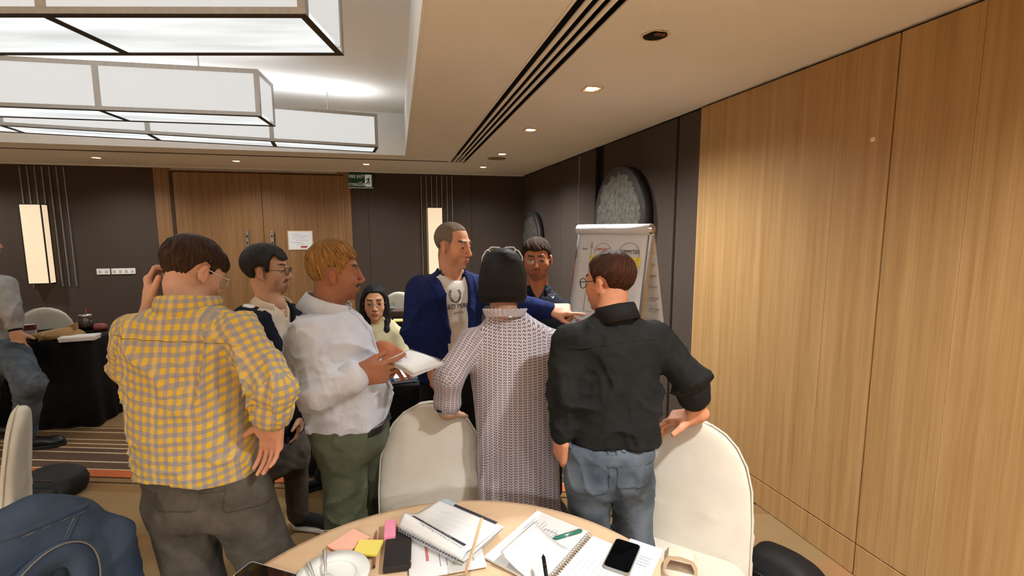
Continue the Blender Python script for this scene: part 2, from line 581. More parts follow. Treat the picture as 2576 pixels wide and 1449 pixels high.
MB().box((-2.9, -.01, 2.45), (-.72, .03, 2.498)).build('header', m_door, d1)

no = thing('notice', 'framed white paper notice taped on the right door leaf', 'notice', (-1.33, YB - .006, 1.525))
MB().box((-.165, -.006, -.135), (.165, -.001, .135)).build('frame', mat('notice_frame', (215, 185, 150), .5), no)
MB().box((-.153, -.0075, -.123), (.153, -.0055, .123)).build('paper', mat('paper_white', (228, 228, 226), .7), no)
mk_ink = mat('grey_ink', (150, 150, 152), .8)
for i, (x, z, w) in enumerate(((-.06, .085, .12), (.0, .06, .2), (-.03, .03, .17), (.02, 0, .15), (-.05, -.03, .16), (.0, -.055, .1))):
    MB().box((x - w / 2, -.0085, z - .002), (x + w / 2, -.0073, z + .002)).build('line', mk_ink, no)
MB().box((0, -.0085, -.105), (.085, -.0073, -.08)).build('red_stamp', mat('red_stamp', (176, 66, 44), .7), no)

# ---- exit sign
ex = thing('exit_sign', 'green and white fire exit sign above the doors', 'sign', (-0.475, YB - .04, 2.37))
m_green = mat('sign_green', (28, 74, 56), .4)
m_signw = mat('sign_white', (225, 232, 226), .5, emit=(225, 235, 228), estr=.12)
MB().box((-.17, 0, -.10), (.17, .035, .105), .003).build('body', m_green, ex)
MB().box((-.17, -.004, -.105), (.17, .0, -.098)).build('edge_strip', m_signw, ex)
MB().box((.055, -.003, -.085), (.145, -.0005, .085)).build('pictogram_panel', m_signw, ex)
RX = (math.pi / 2, 0, 0)
text('lettering', 'FIRE EXIT', .062, m_signw, ex, (-.06, -.002, .055), RX, xs=.82)
text('thai_lettering', '\u0e17\u0e32\u0e07\u0e2b\u0e19\u0e35\u0e44\u0e1f', .075, m_signw, ex, (-.058, -.002, -.055), RX, xs=.80)
q = MB()
for pts, rr in (([(.108, -.004, .035), (.098, -.004, .0)], .011), ([(.100, -.004, .03), (.122, -.004, .02), (.13, -.004, .03)], .006), ([(.10, -.004, .035), (.082, -.004, .025), (.074, -.004, .008)], .006),
                ([(.098, -.004, 0), (.118, -.004, -.018), (.108, -.004, -.05)], .008), ([(.098, -.004, 0), (.09, -.004, -.03), (.066, -.004, -.042)], .008)):
    q.tube(pts, rr, 6)
q.lathe([(.012, 0), (.012, .003)], 12)
q.v = [(x + .118, y2 - .004, z + .058) if (abs(x) <= .0121 and abs(y2) <= .0121 and z <= .0031 and z >= 0 and i >= len(q.v) - 24) else (x, y2, z) for i, (x, y2, z) in enumerate(q.v)]
q.v = [(x, max(-.0045, min(-.0028, y2)), z) for x, y2, z in q.v]
q.build('running_figure', m_green, ex)

# ---- wall lamps
def sconce(x0, label, fin_x0):
    th = thing('wall_lamp', label, 'wall lamp', (x0, YB, 1.0), 0, 'tall box wall lamps with metal fins')
    w, d, hh = .235, .125, 1.0
    em = mat('sconce_pane', (140, 130, 114), .5, emit=(255, 226, 186), estr=SCONCE)
    MB().box((.012, -d + .003, .012), (w - .012, -d + .008, hh - .012)).build('front_pane', em, th)
    for x in (.003, w - .008):
        MB().box((x, -d + .016, .012), (x + .005, -.012, hh - .012)).build('side_pane', em, th)
    MB().box((.012, -d + .012, hh - .012), (w - .012, -.02, hh - .008)).build('top_pane', em, th)
    f = MB()
    for x in (0, w - .012):
        for y in (-d, -.012):
            f.box((x, y, 0), (x + .012, y + .012, hh))
    for z in (0, hh - .010):
        for y in (-d, -.012):
            f.box((.012, y, z), (w - .012, y + .012, z + .010))
        for x in (0, w - .012):
            f.box((x, -d + .012, z), (x + .012, -.012, z + .010))
    f.build('metal_frame', m_bronze, th)
    MB().box((.012, -.012, .01), (w - .012, -.002, hh - .01)).build('back_plate', m_bronze, th)
    for i in range(7):
        x = fin_x0 + i * .0765 - x0
        z0 = -.05 if (x < -.0 or x > w) else hh + .004
        MB().box((x - .004, -.020, z0), (x + .004, -.0005, 2.47 - 1.0)).build('fin', m_nickel, th)


sconce(-4.515, 'lit tall wall lamp on the dark wall left of the doors', -4.52)
sconce(0.44, 'lit tall wall lamp behind the man in the blue blazer', 0.37)

for x0, x1, lab in ((-3.83, -3.68, 'small white switch plate on the dark wall'), (-3.665, -3.39, 'wide white switch plate on the dark wall')):
    s = thing('switch_plate', lab, 'switch plate', ((x0 + x1) / 2, YB, 1.135), 0, 'white switch plates by the doors')
    w = (x1 - x0) / 2
    MB().box((-w, -.010, -.04), (w, -.0005, .04), .004).build('plate', m_white_plastic, s)
    for j in range(2 if w < .1 else 4):
        xx = -w + (j + .5) * 2 * w / (2 if w < .1 else 4)
        MB().box((xx - .016, -.013, -.018), (xx + .016, -.009, .018), .002).build('rocker', mat('rocker_grey', (190, 186, 178), .4), s)

# ---- round wall reliefs
def disc(t_c, z_c, r, th, label, dents):
    c = RW_A + np.array([-math.sin(RW_ANG), math.cos(RW_ANG)]) * t_c
    o = thing('wall_disc', label, 'wall art', (c[0], c[1], z_c), RW_ANG, 'round metal wall discs')
    rnd = random.Random(4)
    n = 96
    ph = [rnd.uniform(-1, 1) for _ in range(n)]

    def fn(u, v):
        a = 2 * math.pi * u
        i = int(u * n) % n
        rr = r * v
        relief = .0022 * ph[i] * min(1, v * 3) * min(1, (1 - v) * 12) * (.4 + .6 * math.sin(v * 40 + ph[(i * 7) % n] * 6) ** 2)
        return (-th - .015 * (1 - v * v) + relief, rr * math.cos(a), rr * math.sin(a))
    k = MATS.get('disc_face')
    if not k:
        nt = NT('disc_face')
        nz = nt.noise(nt.coord('Object'), 22, 6, .7)
        nt.l(nt.ramp(nz, [(.3, lin((70, 66, 58))), (.7, lin((134, 129, 118)))]), nt.b.inputs['Base Color'])
        nt.b.inputs['Metallic'].default_value = .55
        nt.b.inputs['Roughness'].default_value = .42
        nt.bump(nt.noise(nt.coord('Object'), 60, 4), .6, .01)
        k = MATS['disc_face'] = nt.m
    MB().grid(fn, n, 14, True).build('relief_face', k, o, True)
    MB().lathe([(r, 0.004), (r, th + .002), (r * .985, th + .004)], 64).xf(Matrix.Rotation(-math.pi / 2, 4, 'Y')).build('rim', mat('disc_rim', (58, 54, 48), .5, metal=.4), o, True)


disc(2.50, 1.76, .46, .085, 'large round beaten metal disc above the flip chart', 1)
disc(5.14, 1.52, .40, .07, 'smaller round metal disc on the wall behind the man in navy', 1)

# ================================================================== SURFACE ENGINE (signed distances -> meshes)
class F:
    def __init__(self, fn, lo, hi):
        self.fn, self.lo, self.hi = fn, np.asarray(lo, float), np.asarray(hi, float)

    def __call__(self, p):
        return self.fn(p)


def unit(v):
    v = np.asarray(v, float)
    return v / (np.linalg.norm(v) + 1e-12)


def rc(a, b, ra, rb, flat=None, k=1.0):
    """tapered capsule a->b; flat = direction that is squeezed by k"""
    a, b = np.asarray(a, float), np.asarray(b, float)
    lo_, hi_ = np.minimum(a, b), np.maximum(a, b)
    a, b = a.astype(np.float32), b.astype(np.float32)
    ab = b - a
    L2 = float(ab @ ab) + 1e-12
    if flat is not None:
        flat = unit(flat).astype(np.float32)

    def fn(p):
        q = p - a
        t = np.clip((q @ ab) / L2, 0, 1)
        w = q - t[:, None] * ab
        if flat is not None:
            w = w + np.outer(w @ flat, flat) * (1.0 / k - 1.0)
        return np.sqrt((w * w).sum(1)) - (ra + (rb - ra) * t)
    m = max(ra, rb)
    return F(fn, lo_ - m, hi_ + m)


def el(c, r, R=None):
    c, r = np.asarray(c, np.float32), np.asarray(r, np.float32)
    R = None if R is None else np.asarray(R, np.float32)

    def fn(p):
        q = p - c
        if R is not None:
            q = q @ R.T
        k0 = np.sqrt(((q / r) ** 2).sum(1))
        k1 = np.sqrt(((q / (r * r)) ** 2).sum(1)) + 1e-9
        return np.where(k0 < 1e-3, -r.min(), k0 * (k0 - 1) / k1)
    m = r.max() if R is not None else r
    return F(fn, c - m, c + m)


def rbox(c, h, rad, R=None):
    c, h = np.asarray(c, np.float32), np.asarray(h, np.float32)
    R = None if R is None else np.asarray(R, np.float32)

    def fn(p):
        q = p - c
        if R is not None:
            q = q @ R.T
        d = np.abs(q) - (h - rad)
        return np.sqrt((np.maximum(d, 0) ** 2).sum(1)) + np.minimum(d.max(1), 0) - rad
    m = np.linalg.norm(h) if R is not None else h
    return F(fn, c - m, c + m)


def smin(a, b, k):
    h = np.clip(0.5 + 0.5 * (b - a) / k, 0, 1)
    return b + (a - b) * h - k * h * (1 - h)


def su(k, *fs):
    def fn(p):
        d = fs[0](p)
        for f in fs[1:]:
            d = smin(d, f(p), k) if k > 0 else np.minimum(d, f(p))
        return d
    return F(fn, np.min([f.lo for f in fs], 0) - k * .3, np.max([f.hi for f in fs], 0) + k * .3)


def cut(f, g, k=0.003):
    """f without g"""
    return F(lambda p: -smin(-f(p), g(p), k), f.lo, f.hi)


def both(f, g, k=0.002):
    return F(lambda p: -smin(-f(p), -g(p), k), np.maximum(f.lo, g.lo), np.minimum(f.hi, g.hi))


def grow(f, t):
    return F(lambda p: f(p) - t, f.lo - t, f.hi + t)


def disp(f, g, m=0.02):
    return F(lambda p: f(p) + g(p), f.lo - m, f.hi + m)


def below(z, k=1.0):
    return F(lambda p: p[:, 2] - z, (-9, -9, -9), (9, 9, z))


def above(z):
    return F(lambda p: z - p[:, 2], (-9, -9, z), (9, 9, 9))


def local(f, o, R, s=1.0):
    """f lives in a local frame; rows of R are the local axes in the world"""
    o, R = np.asarray(o, float), np.asarray(R, float)
    cs = np.array([[x, y, z] for x in (f.lo[0], f.hi[0]) for y in (f.lo[1], f.hi[1]) for z in (f.lo[2], f.hi[2])])
    w = o + s * (cs @ R)
    of, RT = o.astype(np.float32), (R.T / s).astype(np.float32)
    return F(lambda p: f((p - of) @ RT) * s, w.min(0), w.max(0))


def wob(k, seed, stretch=None, R=None):
    """smooth pseudo noise in about -1..1"""
    rng = np.random.default_rng(seed)
    ds = rng.normal(size=(5, 3))
    ds /= np.linalg.norm(ds, axis=1)[:, None]
    ds = ds.astype(np.float32)
    ph = rng.uniform(0, 6.28, 10).astype(np.float32)

    def fn(p):
        q = p if R is None else p @ R.T
        if stretch is not None:
            q = q * np.asarray(stretch, np.float32)
        q = q * k
        o = 0
        for i in range(5):
            o = o + np.sin(q @ ds[i] * 1.3 + ph[i] + 1.6 * np.sin(q @ ds[(i + 2) % 5] * .7 + ph[5 + i]))
        return o / 3.2
    return fn


def folds(k, amp, seed, stretch=None, R=None):
    w1, w2 = wob(k, seed, stretch, R), wob(k * .45, seed + 9, stretch, R)
    def fn(p):
        r = 1 - np.minimum(np.abs(w1(p)), 1)
        r2 = r * r
        return amp * (.28 - .75 * r2 - .75 * r2 * r2 * r2) * (.55 + .6 * np.clip(w2(p), -.6, 1))
    return fn


def crinkle(a, b, amp, k, seed, c0=.6, cw=.5):
    """creases that run round a sleeve or leg, strongest near fraction c0 of a->b"""
    a, b = np.asarray(a, np.float32), np.asarray(b, np.float32)
    ab = b - a
    L = float(np.linalg.norm(ab))
    w = wob(14, seed)

    def fn(p):
        q = p - a
        t = (q @ ab) / (L * L)
        d = q - np.clip(t, 0, 1)[:, None] * ab
        r = np.exp(-(d * d).sum(1) / .0085) * np.exp(-((t - c0) / cw) ** 2)
        s = 1 - np.abs(np.sin(t * L * k + 1.7 * w(p)))
        return -amp * (s ** 3 - .15) * r
    return fn


def loft(sts, yaw, n=2.3, cap=0.02):
    """sts: (z, cx, cy, a, b) rising; ellipse-like sections, shoulder axis turned by yaw"""
    S = np.array(sorted([tuple(map(float, s)) for s in sts]))
    z = S[:, 0]
    zz = np.linspace(z[0], z[-1], 160)
    C = np.array([np.interp(zz, z, S[:, i]) for i in range(1, 5)])
    ker = np.hanning(15)
    ker /= ker.sum()
    for i in range(4):
        C[i] = np.convolve(np.pad(C[i], 7, mode='edge'), ker, 'valid')
    cs, sn = math.cos(yaw), math.sin(yaw)

    def fn(p):
        cx, cy, a, b = (np.interp(p[:, 2], zz, C[i]) for i in range(4))
        dx, dy = p[:, 0] - cx, p[:, 1] - cy
        u, v = dx * cs - dy * sn, dx * sn + dy * cs
        q = ((np.abs(u) / a) ** n + (np.abs(v) / b) ** n) ** (1 / n)
        gl = np.sqrt((u / a) ** 2 + (v / b) ** 2) + 1e-6
        g = np.sqrt((u / (a * a)) ** 2 + (v / (b * b)) ** 2) / gl + 1e-6
        d = (q - 1) / g
        e = np.maximum(z[0] - p[:, 2], p[:, 2] - z[-1])
        return -smin(-d, -e, cap)
    m = np.maximum(S[:, 3], S[:, 4]).max() + .01
    return F(fn, (S[:, 1].min() - m, S[:, 2].min() - m, z[0]), (S[:, 1].max() + m, S[:, 2].max() + m, z[-1]))


EDG = [((0, 0, 0), (1, 0, 0)), ((0, 1, 0), (1, 1, 0)), ((0, 0, 1), (1, 0, 1)), ((0, 1, 1), (1, 1, 1)),
       ((0, 0, 0), (0, 1, 0)), ((1, 0, 0), (1, 1, 0)), ((0, 0, 1), (0, 1, 1)), ((1, 0, 1), (1, 1, 1)),
       ((0, 0, 0), (0, 0, 1)), ((1, 0, 0), (1, 0, 1)), ((0, 1, 0), (0, 1, 1)), ((1, 1, 0), (1, 1, 1))]


from concurrent.futures import ThreadPoolExecutor
POOL = ThreadPoolExecutor(4)


def evaluate(f, p):
    p = np.asarray(p, np.float32)
    n = 30000
    if len(p) <= n:
        return np.asarray(f(p), np.float32)
    return np.concatenate(list(POOL.map(lambda s: np.asarray(f(p[s:s + n]), np.float32), range(0, len(p), n))))


def skin(f, h, margin=0.02):
    """surface nets over a sparse grid; returns vertices and quads"""
    lo, hi = f.lo - margin, f.hi + margin
    B = 6
    nb = np.ceil((hi - lo) / (h * B)).astype(int) + 1
    n = nb * B
    g = np.stack(np.meshgrid(*[np.arange(k) for k in nb], indexing='ij'), -1).reshape(-1, 3)
    dc = evaluate(f, lo + (g * B + (B - 1) / 2) * h)
    act = np.abs(dc) < B * h * .87 * 1.35 + .006
    arr = np.where(dc < 0, -1.0, 1.0).astype(np.float32).reshape(nb)
    arr = np.repeat(np.repeat(np.repeat(arr, B, 0), B, 1), B, 2)
    ga = g[act]
    off = np.stack(np.meshgrid(*[np.arange(B)] * 3, indexing='ij'), -1).reshape(-1, 3)
    idx = (ga[:, None, :] * B + off[None]).reshape(-1, 3)
    arr[idx[:, 0], idx[:, 1], idx[:, 2]] = evaluate(f, lo + idx * h)
    sg = arr < 0
    cnt = np.zeros(np.array(sg.shape) - 1, np.int8)
    X, Y, Z = cnt.shape
    for dx in (0, 1):
        for dy in (0, 1):
            for dz in (0, 1):
                cnt += sg[dx:dx + X, dy:dy + Y, dz:dz + Z]
    I, J, K = np.nonzero((cnt > 0) & (cnt < 8))
    vid = np.full(cnt.shape, -1, np.int32)
    vid[I, J, K] = np.arange(len(I))
    pos = np.zeros((len(I), 3))
    c = np.zeros(len(I))
    for a, b in EDG:
        va = arr[I + a[0], J + a[1], K + a[2]]
        vb = arr[I + b[0], J + b[1], K + b[2]]
        m = (va < 0) != (vb < 0)
        t = np.where(m, va / np.where(m, va - vb, 1), 0)
        pos += np.where(m[:, None], np.array(a) + t[:, None] * (np.array(b) - np.array(a)), 0)
        c += m
    verts = lo + h * (np.stack([I, J, K], 1) + pos / c[:, None])
    quads = []
    for ax in range(3):
        s0 = [slice(1, -1)] * 3
        s1 = [slice(1, -1)] * 3
        s1[ax] = slice(2, None)
        a, b = sg[tuple(s0)], sg[tuple(s1)]
        ii = np.argwhere(a != b) + 1
        if not len(ii):
            continue
        inside = sg[ii[:, 0], ii[:, 1], ii[:, 2]]
        u, v = (ax + 1) % 3, (ax + 2) % 3
        q = []
        for du, dv in ((-1, -1), (0, -1), (0, 0), (-1, 0)):
            k = ii.copy()
            k[:, u] += du
            k[:, v] += dv
            k = np.minimum(k, np.array(vid.shape) - 1)
            q.append(vid[k[:, 0], k[:, 1], k[:, 2]])
        q = np.stack(q, 1)
        q[~inside] = q[~inside][:, ::-1]
        quads.append(q)
    if not quads:
        return np.zeros((0, 3)), np.zeros((0, 4), np.int32)
    quads = np.concatenate(quads)
    quads = quads[(quads >= 0).all(1)]
    return verts, quads


def mesh_from(name, verts, quads, smooth=True):
    me = bpy.data.meshes.new(name)
    me.vertices.add(len(verts))
    me.vertices.foreach_set('co', np.asarray(verts, np.float32).ravel())
    me.loops.add(quads.size)
    me.loops.foreach_set('vertex_index', np.asarray(quads, np.int32).ravel())
    me.polygons.add(len(quads))
    me.polygons.foreach_set('loop_start', np.arange(0, quads.size, quads.shape[1], dtype=np.int32))
    me.polygons.foreach_set('loop_total', np.full(len(quads), quads.shape[1], np.int32))
    if smooth:
        me.polygons.foreach_set('use_smooth', np.ones(len(quads), bool))
    me.update(calc_edges=True)
    return me


def biggest(v, q):
    """keep the largest connected piece"""
    lab = np.arange(len(v))
    e = np.concatenate([q[:, [0, 1]], q[:, [1, 2]], q[:, [2, 3]]])
    while True:
        m = np.minimum(lab[e[:, 0]], lab[e[:, 1]])
        new = lab.copy()
        np.minimum.at(new, e[:, 0], m)
        np.minimum.at(new, e[:, 1], m)
        new = new[new]
        new = new[new]
        if (new == lab).all():
            break
        lab = new
    u, c = np.unique(lab, return_counts=True)
    keep = lab == u[c.argmax()]
    idx = np.cumsum(keep) - 1
    return v[keep], idx[q[keep[q[:, 0]]]]


def relax(v, q, it=1, f=0.5):
    e = np.concatenate([q[:, [0, 1]], q[:, [1, 2]], q[:, [2, 3]], q[:, [3, 0]]])
    for _ in range(it):
        s = np.zeros_like(v)
        c = np.zeros(len(v))
        np.add.at(s, e[:, 0], v[e[:, 1]])
        np.add.at(s, e[:, 1], v[e[:, 0]])
        np.add.at(c, e[:, 0], 1)
        np.add.at(c, e[:, 1], 1)
        v = v + f * (s / c[:, None] - v)
    return v


def solid(name, f, h, material, parent, bones=None, base=None, paint=None, it=1):
    """mesh the distance field f, in the frame of the parent thing"""
    v, q = skin(f, h)
    if not len(q):
        print('EMPTY', name, parent.get('label') if parent else '')
        return None
    if it:
        v = relax(v, q, it)
    o = np.array(base if base is not None else (parent.location if parent is not None else (0, 0, 0)), float)
    me = mesh_from(name, v - o, q)
    me.materials.append(material)
    if bones:
        fc = v[q].mean(1)
        best = np.argmin(np.stack([b[0](fc) for b in bones]), 0)
        uv = np.zeros((len(q), 4, 2))
        for i, (_, fr) in enumerate(bones):
            m = best == i
            if m.any():
                P = v[q[m]].reshape(-1, 3) - fr['o']
                x, y, z = P @ fr['x'], P @ fr['y'], P @ fr['z']
                if fr.get('polar'):
                    rr = np.sqrt(x * x + y * y + z * z) + 1e-9
                    an = np.arctan2(x, y).reshape(-1, 4)
                    an = an[:, :1] + (an - an[:, :1] + np.pi) % (2 * np.pi) - np.pi
                    uv[m] = np.stack([an * .1, (np.arccos(np.clip(z / rr, -1, 1)) * .1).reshape(-1, 4)], -1)
                    continue
                if fr.get('planar'):
                    uv[m] = np.stack([x.reshape(-1, 4), (z + .5 * np.abs(y)).reshape(-1, 4)], -1)
                    continue
                an = np.arctan2(x, -y).reshape(-1, 4)
                a0 = an[:, :1]
                an = a0 + (an - a0 + np.pi) % (2 * np.pi) - np.pi
                uv[m] = np.stack([an * fr['r'], z.reshape(-1, 4) + fr.get('v', 0)], -1)
        lay = me.uv_layers.new(name='UVMap')
        lay.data.foreach_set('uv', uv.astype(np.float32).ravel())
    if paint is not None:
        col = np.ones((len(v), 4), np.float32)
        col[:, :3] = paint(v)
        at_ = me.attributes.new('Col', 'FLOAT_COLOR', 'POINT')
        at_.data.foreach_set('color', col.ravel())
    return link(name, me, parent)


def frame_torso(c, yaw, r=.16):
    return dict(o=np.array([c[0], c[1], 0.0]), x=V(math.cos(yaw), -math.sin(yaw), 0), y=V(math.sin(yaw), math.cos(yaw), 0), z=V(0, 0, 1), r=r, planar=True)


def frame_limb(a, b, r=.055, v=0.0):
    z = unit(np.asarray(b) - np.asarray(a))
    x = unit(np.cross(z, V(0.3, 1, 0.1)))
    return dict(o=np.asarray(a, float), x=x, y=np.cross(z, x), z=z, r=r, v=v)


def atz(px, dep, z):
    """point of the given column and depth whose height is z"""
    a, b = at(px, 0, dep), at(px, 1449, dep)
    t = (z - a[2]) / (b[2] - a[2])
    return a + (b - a) * t


def stations(rows, dep, yaw, amode=None):
    """rows: (left px, right px, y px, ratio or half shoulder width[, depth]) -> loft sections
    amode 'a': the fourth number is the half width along the shoulder axis, the depth is solved for"""
    out = []
    for r in rows:
        d = r[4] if len(r) > 4 else dep
        c = at((r[0] + r[1]) / 2, r[2], d)
        off = math.atan(((r[0] + r[1]) / 2 - 1288) / FOC)
        w = (r[1] - r[0]) / 2 * d / FOC * math.cos(off)
        view = YAW + off
        co, si = math.cos(yaw - view), math.sin(yaw - view)
        if amode == 'a':
            a = r[3]
            b = math.sqrt(max(0.006, w * w - (a * co) ** 2)) / max(.25, abs(si))
        else:
            a = w / math.sqrt(co * co + (r[3] * si) ** 2)
            b = a * r[3]
        out.append((c[2], c[0], c[1], a, b))
    return out


def dv(r, d, f):
    """direction from image right, image down and depth"""
    return unit(AX[0] * r + AX[1] * d + AX[2] * f)


# ------------------------------------------------------------------ heads
def head_axes(yaw, pitch=0.0, roll=0.0):
    f = V(math.sin(yaw) * math.cos(pitch), math.cos(yaw) * math.cos(pitch), -math.sin(pitch))
    r = V(math.cos(yaw), -math.sin(yaw), 0)
    u = np.cross(r, f)
    c, s = math.cos(roll), math.sin(roll)
    return np.array([c * r + s * u, f, -s * r + c * u])


def head_local(face_w=1.0, nose=1.0, jaw=1.0, sq=-0.0012):
    fw = face_w
    f = su(.03, el((0, -.014, .036), (.074 * fw, .096, .084)), el((0, .028, -.028), (.061 * fw, .064, .084)))
    f = su(.025, f, el((0, .034, -.072), (.050 * fw * jaw, .050, .044)))
    f = su(.016, f, el((0, .074, -.103), (.021, .016, .016)))
    f = su(.016, f, rc((-.036, .078, .024), (.036, .078, .024), .0125, .0125))
    f = su(.022, f, el((.043 * fw, .055, -.032), (.022, .022, .024)), el((-.043 * fw, .055, -.032), (.022, .022, .024)))
    f = cut(f, su(.004, el((.033, .104, .004), (.021, .022, .014)), el((-.033, .104, .004), (.021, .022, .014))), .016)
    ny = .113 + .006 * (nose - 1) * 3
    f = su(.010, f, rc((0, .090, .012), (0, ny - .004, -.032), .0075, .0105 * nose))
    f = su(.006, f, el((0, ny - .006, -.036), (.0125 * nose, .011, .0095)), el((.0135 * nose, .098, -.040), (.0085, .011, .0075)), el((-.0135 * nose, .098, -.040), (.0085, .011, .0075)))
    f = su(.012, f, el((0, .084, -.070), (.028, .014, .020)))
    f = su(.0035, f, el((0, .0965, -.0645), (.0225, .0075, .0052)), el((0, .0950, -.0745), (.0195, .0075, .0062)))
    f = cut(f, rc((-.022, .104, -.0695), (.022, .104, -.0695), .0022, .0022), .003)
    for s in (1, -1):
        lid_u = both(el((s * .0325, .0745, .0005), (.0170, .0160, .0155)), F(lambda p, s=s: (.0026 - sq - p[:, 2]) - 26 * (p[:, 0] - s * .0325) ** 2, (-1, -1, 0), (1, 1, 1)), .002)
        lid_l = both(el((s * .0325, .0740, .0005), (.0168, .0156, .0150)), F(lambda p, s=s: (p[:, 2] + .0046 - sq * .4) - 20 * (p[:, 0] - s * .0325) ** 2, (-1, -1, -1), (1, 1, 0)), .002)
        f = su(.004, f, lid_u, lid_l)
        ear = el((s * .077 * fw, -.008, -.012), (.0095, .0185, .0300), np.array([[math.cos(.35 * s), math.sin(.35 * s) * -1, 0], [math.sin(.35 * s), math.cos(.35 * s), 0], [0, 0, 1]]))
        ear = cut(ear, el((s * .087 * fw, -.001, -.008), (.0078, .0120, .020)), .004)
        ear = su(.004, ear, el((s * .077 * fw, .002, -.038), (.007, .009, .010)))
        f = su(.005, f, ear)
    return f


def skin_mat(name='skin'):
    if name in MATS:
        return MATS[name]
    k = NT(name)
    a = k.n('ShaderNodeAttribute', attribute_name='Col')
    nz = k.noise(k.coord('Object'), 60, 4)
    hsv = k.n('ShaderNodeHueSaturation')
    k.l(a.outputs['Color'], hsv.inputs['Color'])
    k.l(k.math('ADD', k.math('MULTIPLY', nz, 0.24), 0.88), hsv.inputs['Value'])
    k.l(hsv.outputs[0], k.b.inputs['Base Color'])
    k.b.inputs['Roughness'].default_value = 0.58
    k.b.inputs['Specular IOR Level'].default_value = 0.28
    k.b.inputs['Subsurface Weight'].default_value = 0.0
    k.bump(k.noise(k.coord('Object'), 320, 2), .12, .002)
    MATS[name] = k.m
    return k.m


def sm(x, a, b):
    t = np.clip((x - a) / (b - a), 0, 1)
    return t * t * (3 - 2 * t)


def face_paint(o, R, s, tone, brow=(30, 20, 16), lips=None, stubble=0.0, scalp=None, beard=0.0, blush=.35):
    tone = np.array(lin(tone)[:3])
    brow = np.array(lin(brow)[:3])
    lips = np.array(lin(lips)[:3]) if lips else tone * np.array([.82, .52, .52])

    def fn(p):
        q = ((p - o) @ R.T) / s
        x, y, z = q.T
        c = np.tile(tone, (len(p), 1))

        def mixin(m, col):
            nonlocal c
            c = c * (1 - m[:, None]) + np.asarray(col) * m[:, None]
        front = sm(y, .03, .06)
        ax = np.abs(x)
        mixin(blush * front * np.exp(-((ax - .045) / .02) ** 2 - ((z + .03) / .025) ** 2), tone * [1.0, .72, .66])
        mixin(blush * np.exp(-(x / .016) ** 2 - ((z + .036) / .014) ** 2) * sm(y, .085, .1), tone * [1.0, .70, .64])
        if stubble:
            m = front * sm(-z, .045, .07) * .8 + sm(-z, .04, .07) * sm(ax, .035, .05) * sm(y, -.01, .02)
            mixin(np.clip(stubble * m, 0, .8), tone * .55)
        if beard:
            mus = 1.4 * np.exp(-((z + .055 + 3.5 * ax * ax) / .0062) ** 2) * (ax < .032) * sm(y, .07, .085)
            gt = 1.2 * np.exp(-((z + .098) / .014) ** 2 - (x / .02) ** 2) * sm(y, .06, .075)
            mixin(np.clip(beard * (mus + gt), 0, .85), (.02, .014, .010))
        bz = .0285 + .004 * np.clip((ax - .012) / .03, 0, 1) - 9 * np.maximum(ax - .036, 0) ** 2
        m = np.exp(-((z - bz) / .0050) ** 4) * sm(ax, .009, .014) * (1 - sm(ax, .046, .054)) * sm(y, .04, .055)
        mixin(np.clip(m * 1.2, 0, .95), brow)
        lm = np.exp(-((z + .0695) / .0092) ** 4) * (1 - sm(ax, .019, .026)) * sm(y, .08, .09)
        mixin(np.clip(lm * .8, 0, 1), lips)
        mixin(np.exp(-((z + .0695) / .0016) ** 2) * (1 - sm(ax, .021, .025)) * sm(y, .08, .088) * .7, tone * .18)
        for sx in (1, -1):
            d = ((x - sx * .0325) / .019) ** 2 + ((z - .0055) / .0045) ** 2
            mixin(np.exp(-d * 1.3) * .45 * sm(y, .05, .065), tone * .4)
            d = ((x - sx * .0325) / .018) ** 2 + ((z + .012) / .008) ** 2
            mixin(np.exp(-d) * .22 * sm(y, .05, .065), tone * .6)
            d = ((x - sx * .011) / .0035) ** 2 + ((z + .0445) / .003) ** 2
            mixin(np.exp(-d) * .8 * sm(y, .085, .095), tone * .15)
        ear = sm(ax, .072, .078) * np.exp(-((y + .004) / .03) ** 2 - ((z + .01) / .035) ** 2)
        mixin(ear * .3, tone * [1.0, .65, .6])
        if scalp:
            sc = np.array(lin(scalp[0])[:3])
            pol = np.array(scalp[1])
            mixin(scalp[2] * sm(-poly_sd(np.stack([y, z], 1), pol), -.006, .006), sc)
        return np.clip(c, 0, 1)
    return fn


def poly_sd(p, v):
    """signed distance to a polygon in the plane"""
    d = np.full(len(p), 1e9)
    s = np.ones(len(p))
    n = len(v)
    for i in range(n):
        a, b = v[i], v[(i - 1) % n]
        e, w = b - a, p - a
        t = np.clip((w @ e) / (e @ e), 0, 1)
        q = w - t[:, None] * e
        d = np.minimum(d, (q * q).sum(1))
        c = np.stack([p[:, 1] >= a[1], p[:, 1] < b[1], e[0] * w[:, 1] > e[1] * w[:, 0]])
        s = np.where(c.all(0) | (~c).all(0), -s, s)
    return s * np.sqrt(d)


def side_region(poly):
    pv = np.array(poly, float)
    return F(lambda p: poly_sd(p[:, 1:3], pv), (-.3, pv[:, 0].min(), pv[:, 1].min()), (.3, pv[:, 0].max(), pv[:, 1].max()))


SHORT = [(.125, .062), (.16, .25), (-.25, .25), (-.25, -.080), (-.045, -.085), (-.036, -.05), (-.036, .012), (-.014, .028),
         (.008, .022), (.012, -.012), (.026, -.012), (.032, .02), (.046, .035), (.060, .066), (.085, .070)]


CROWN = unit(V(.12, -.42, 1))
CROWN_R = np.array([unit(np.cross(V(0, 1, 0), CROWN)), np.cross(CROWN, unit(np.cross(V(0, 1, 0), CROWN))), CROWN])


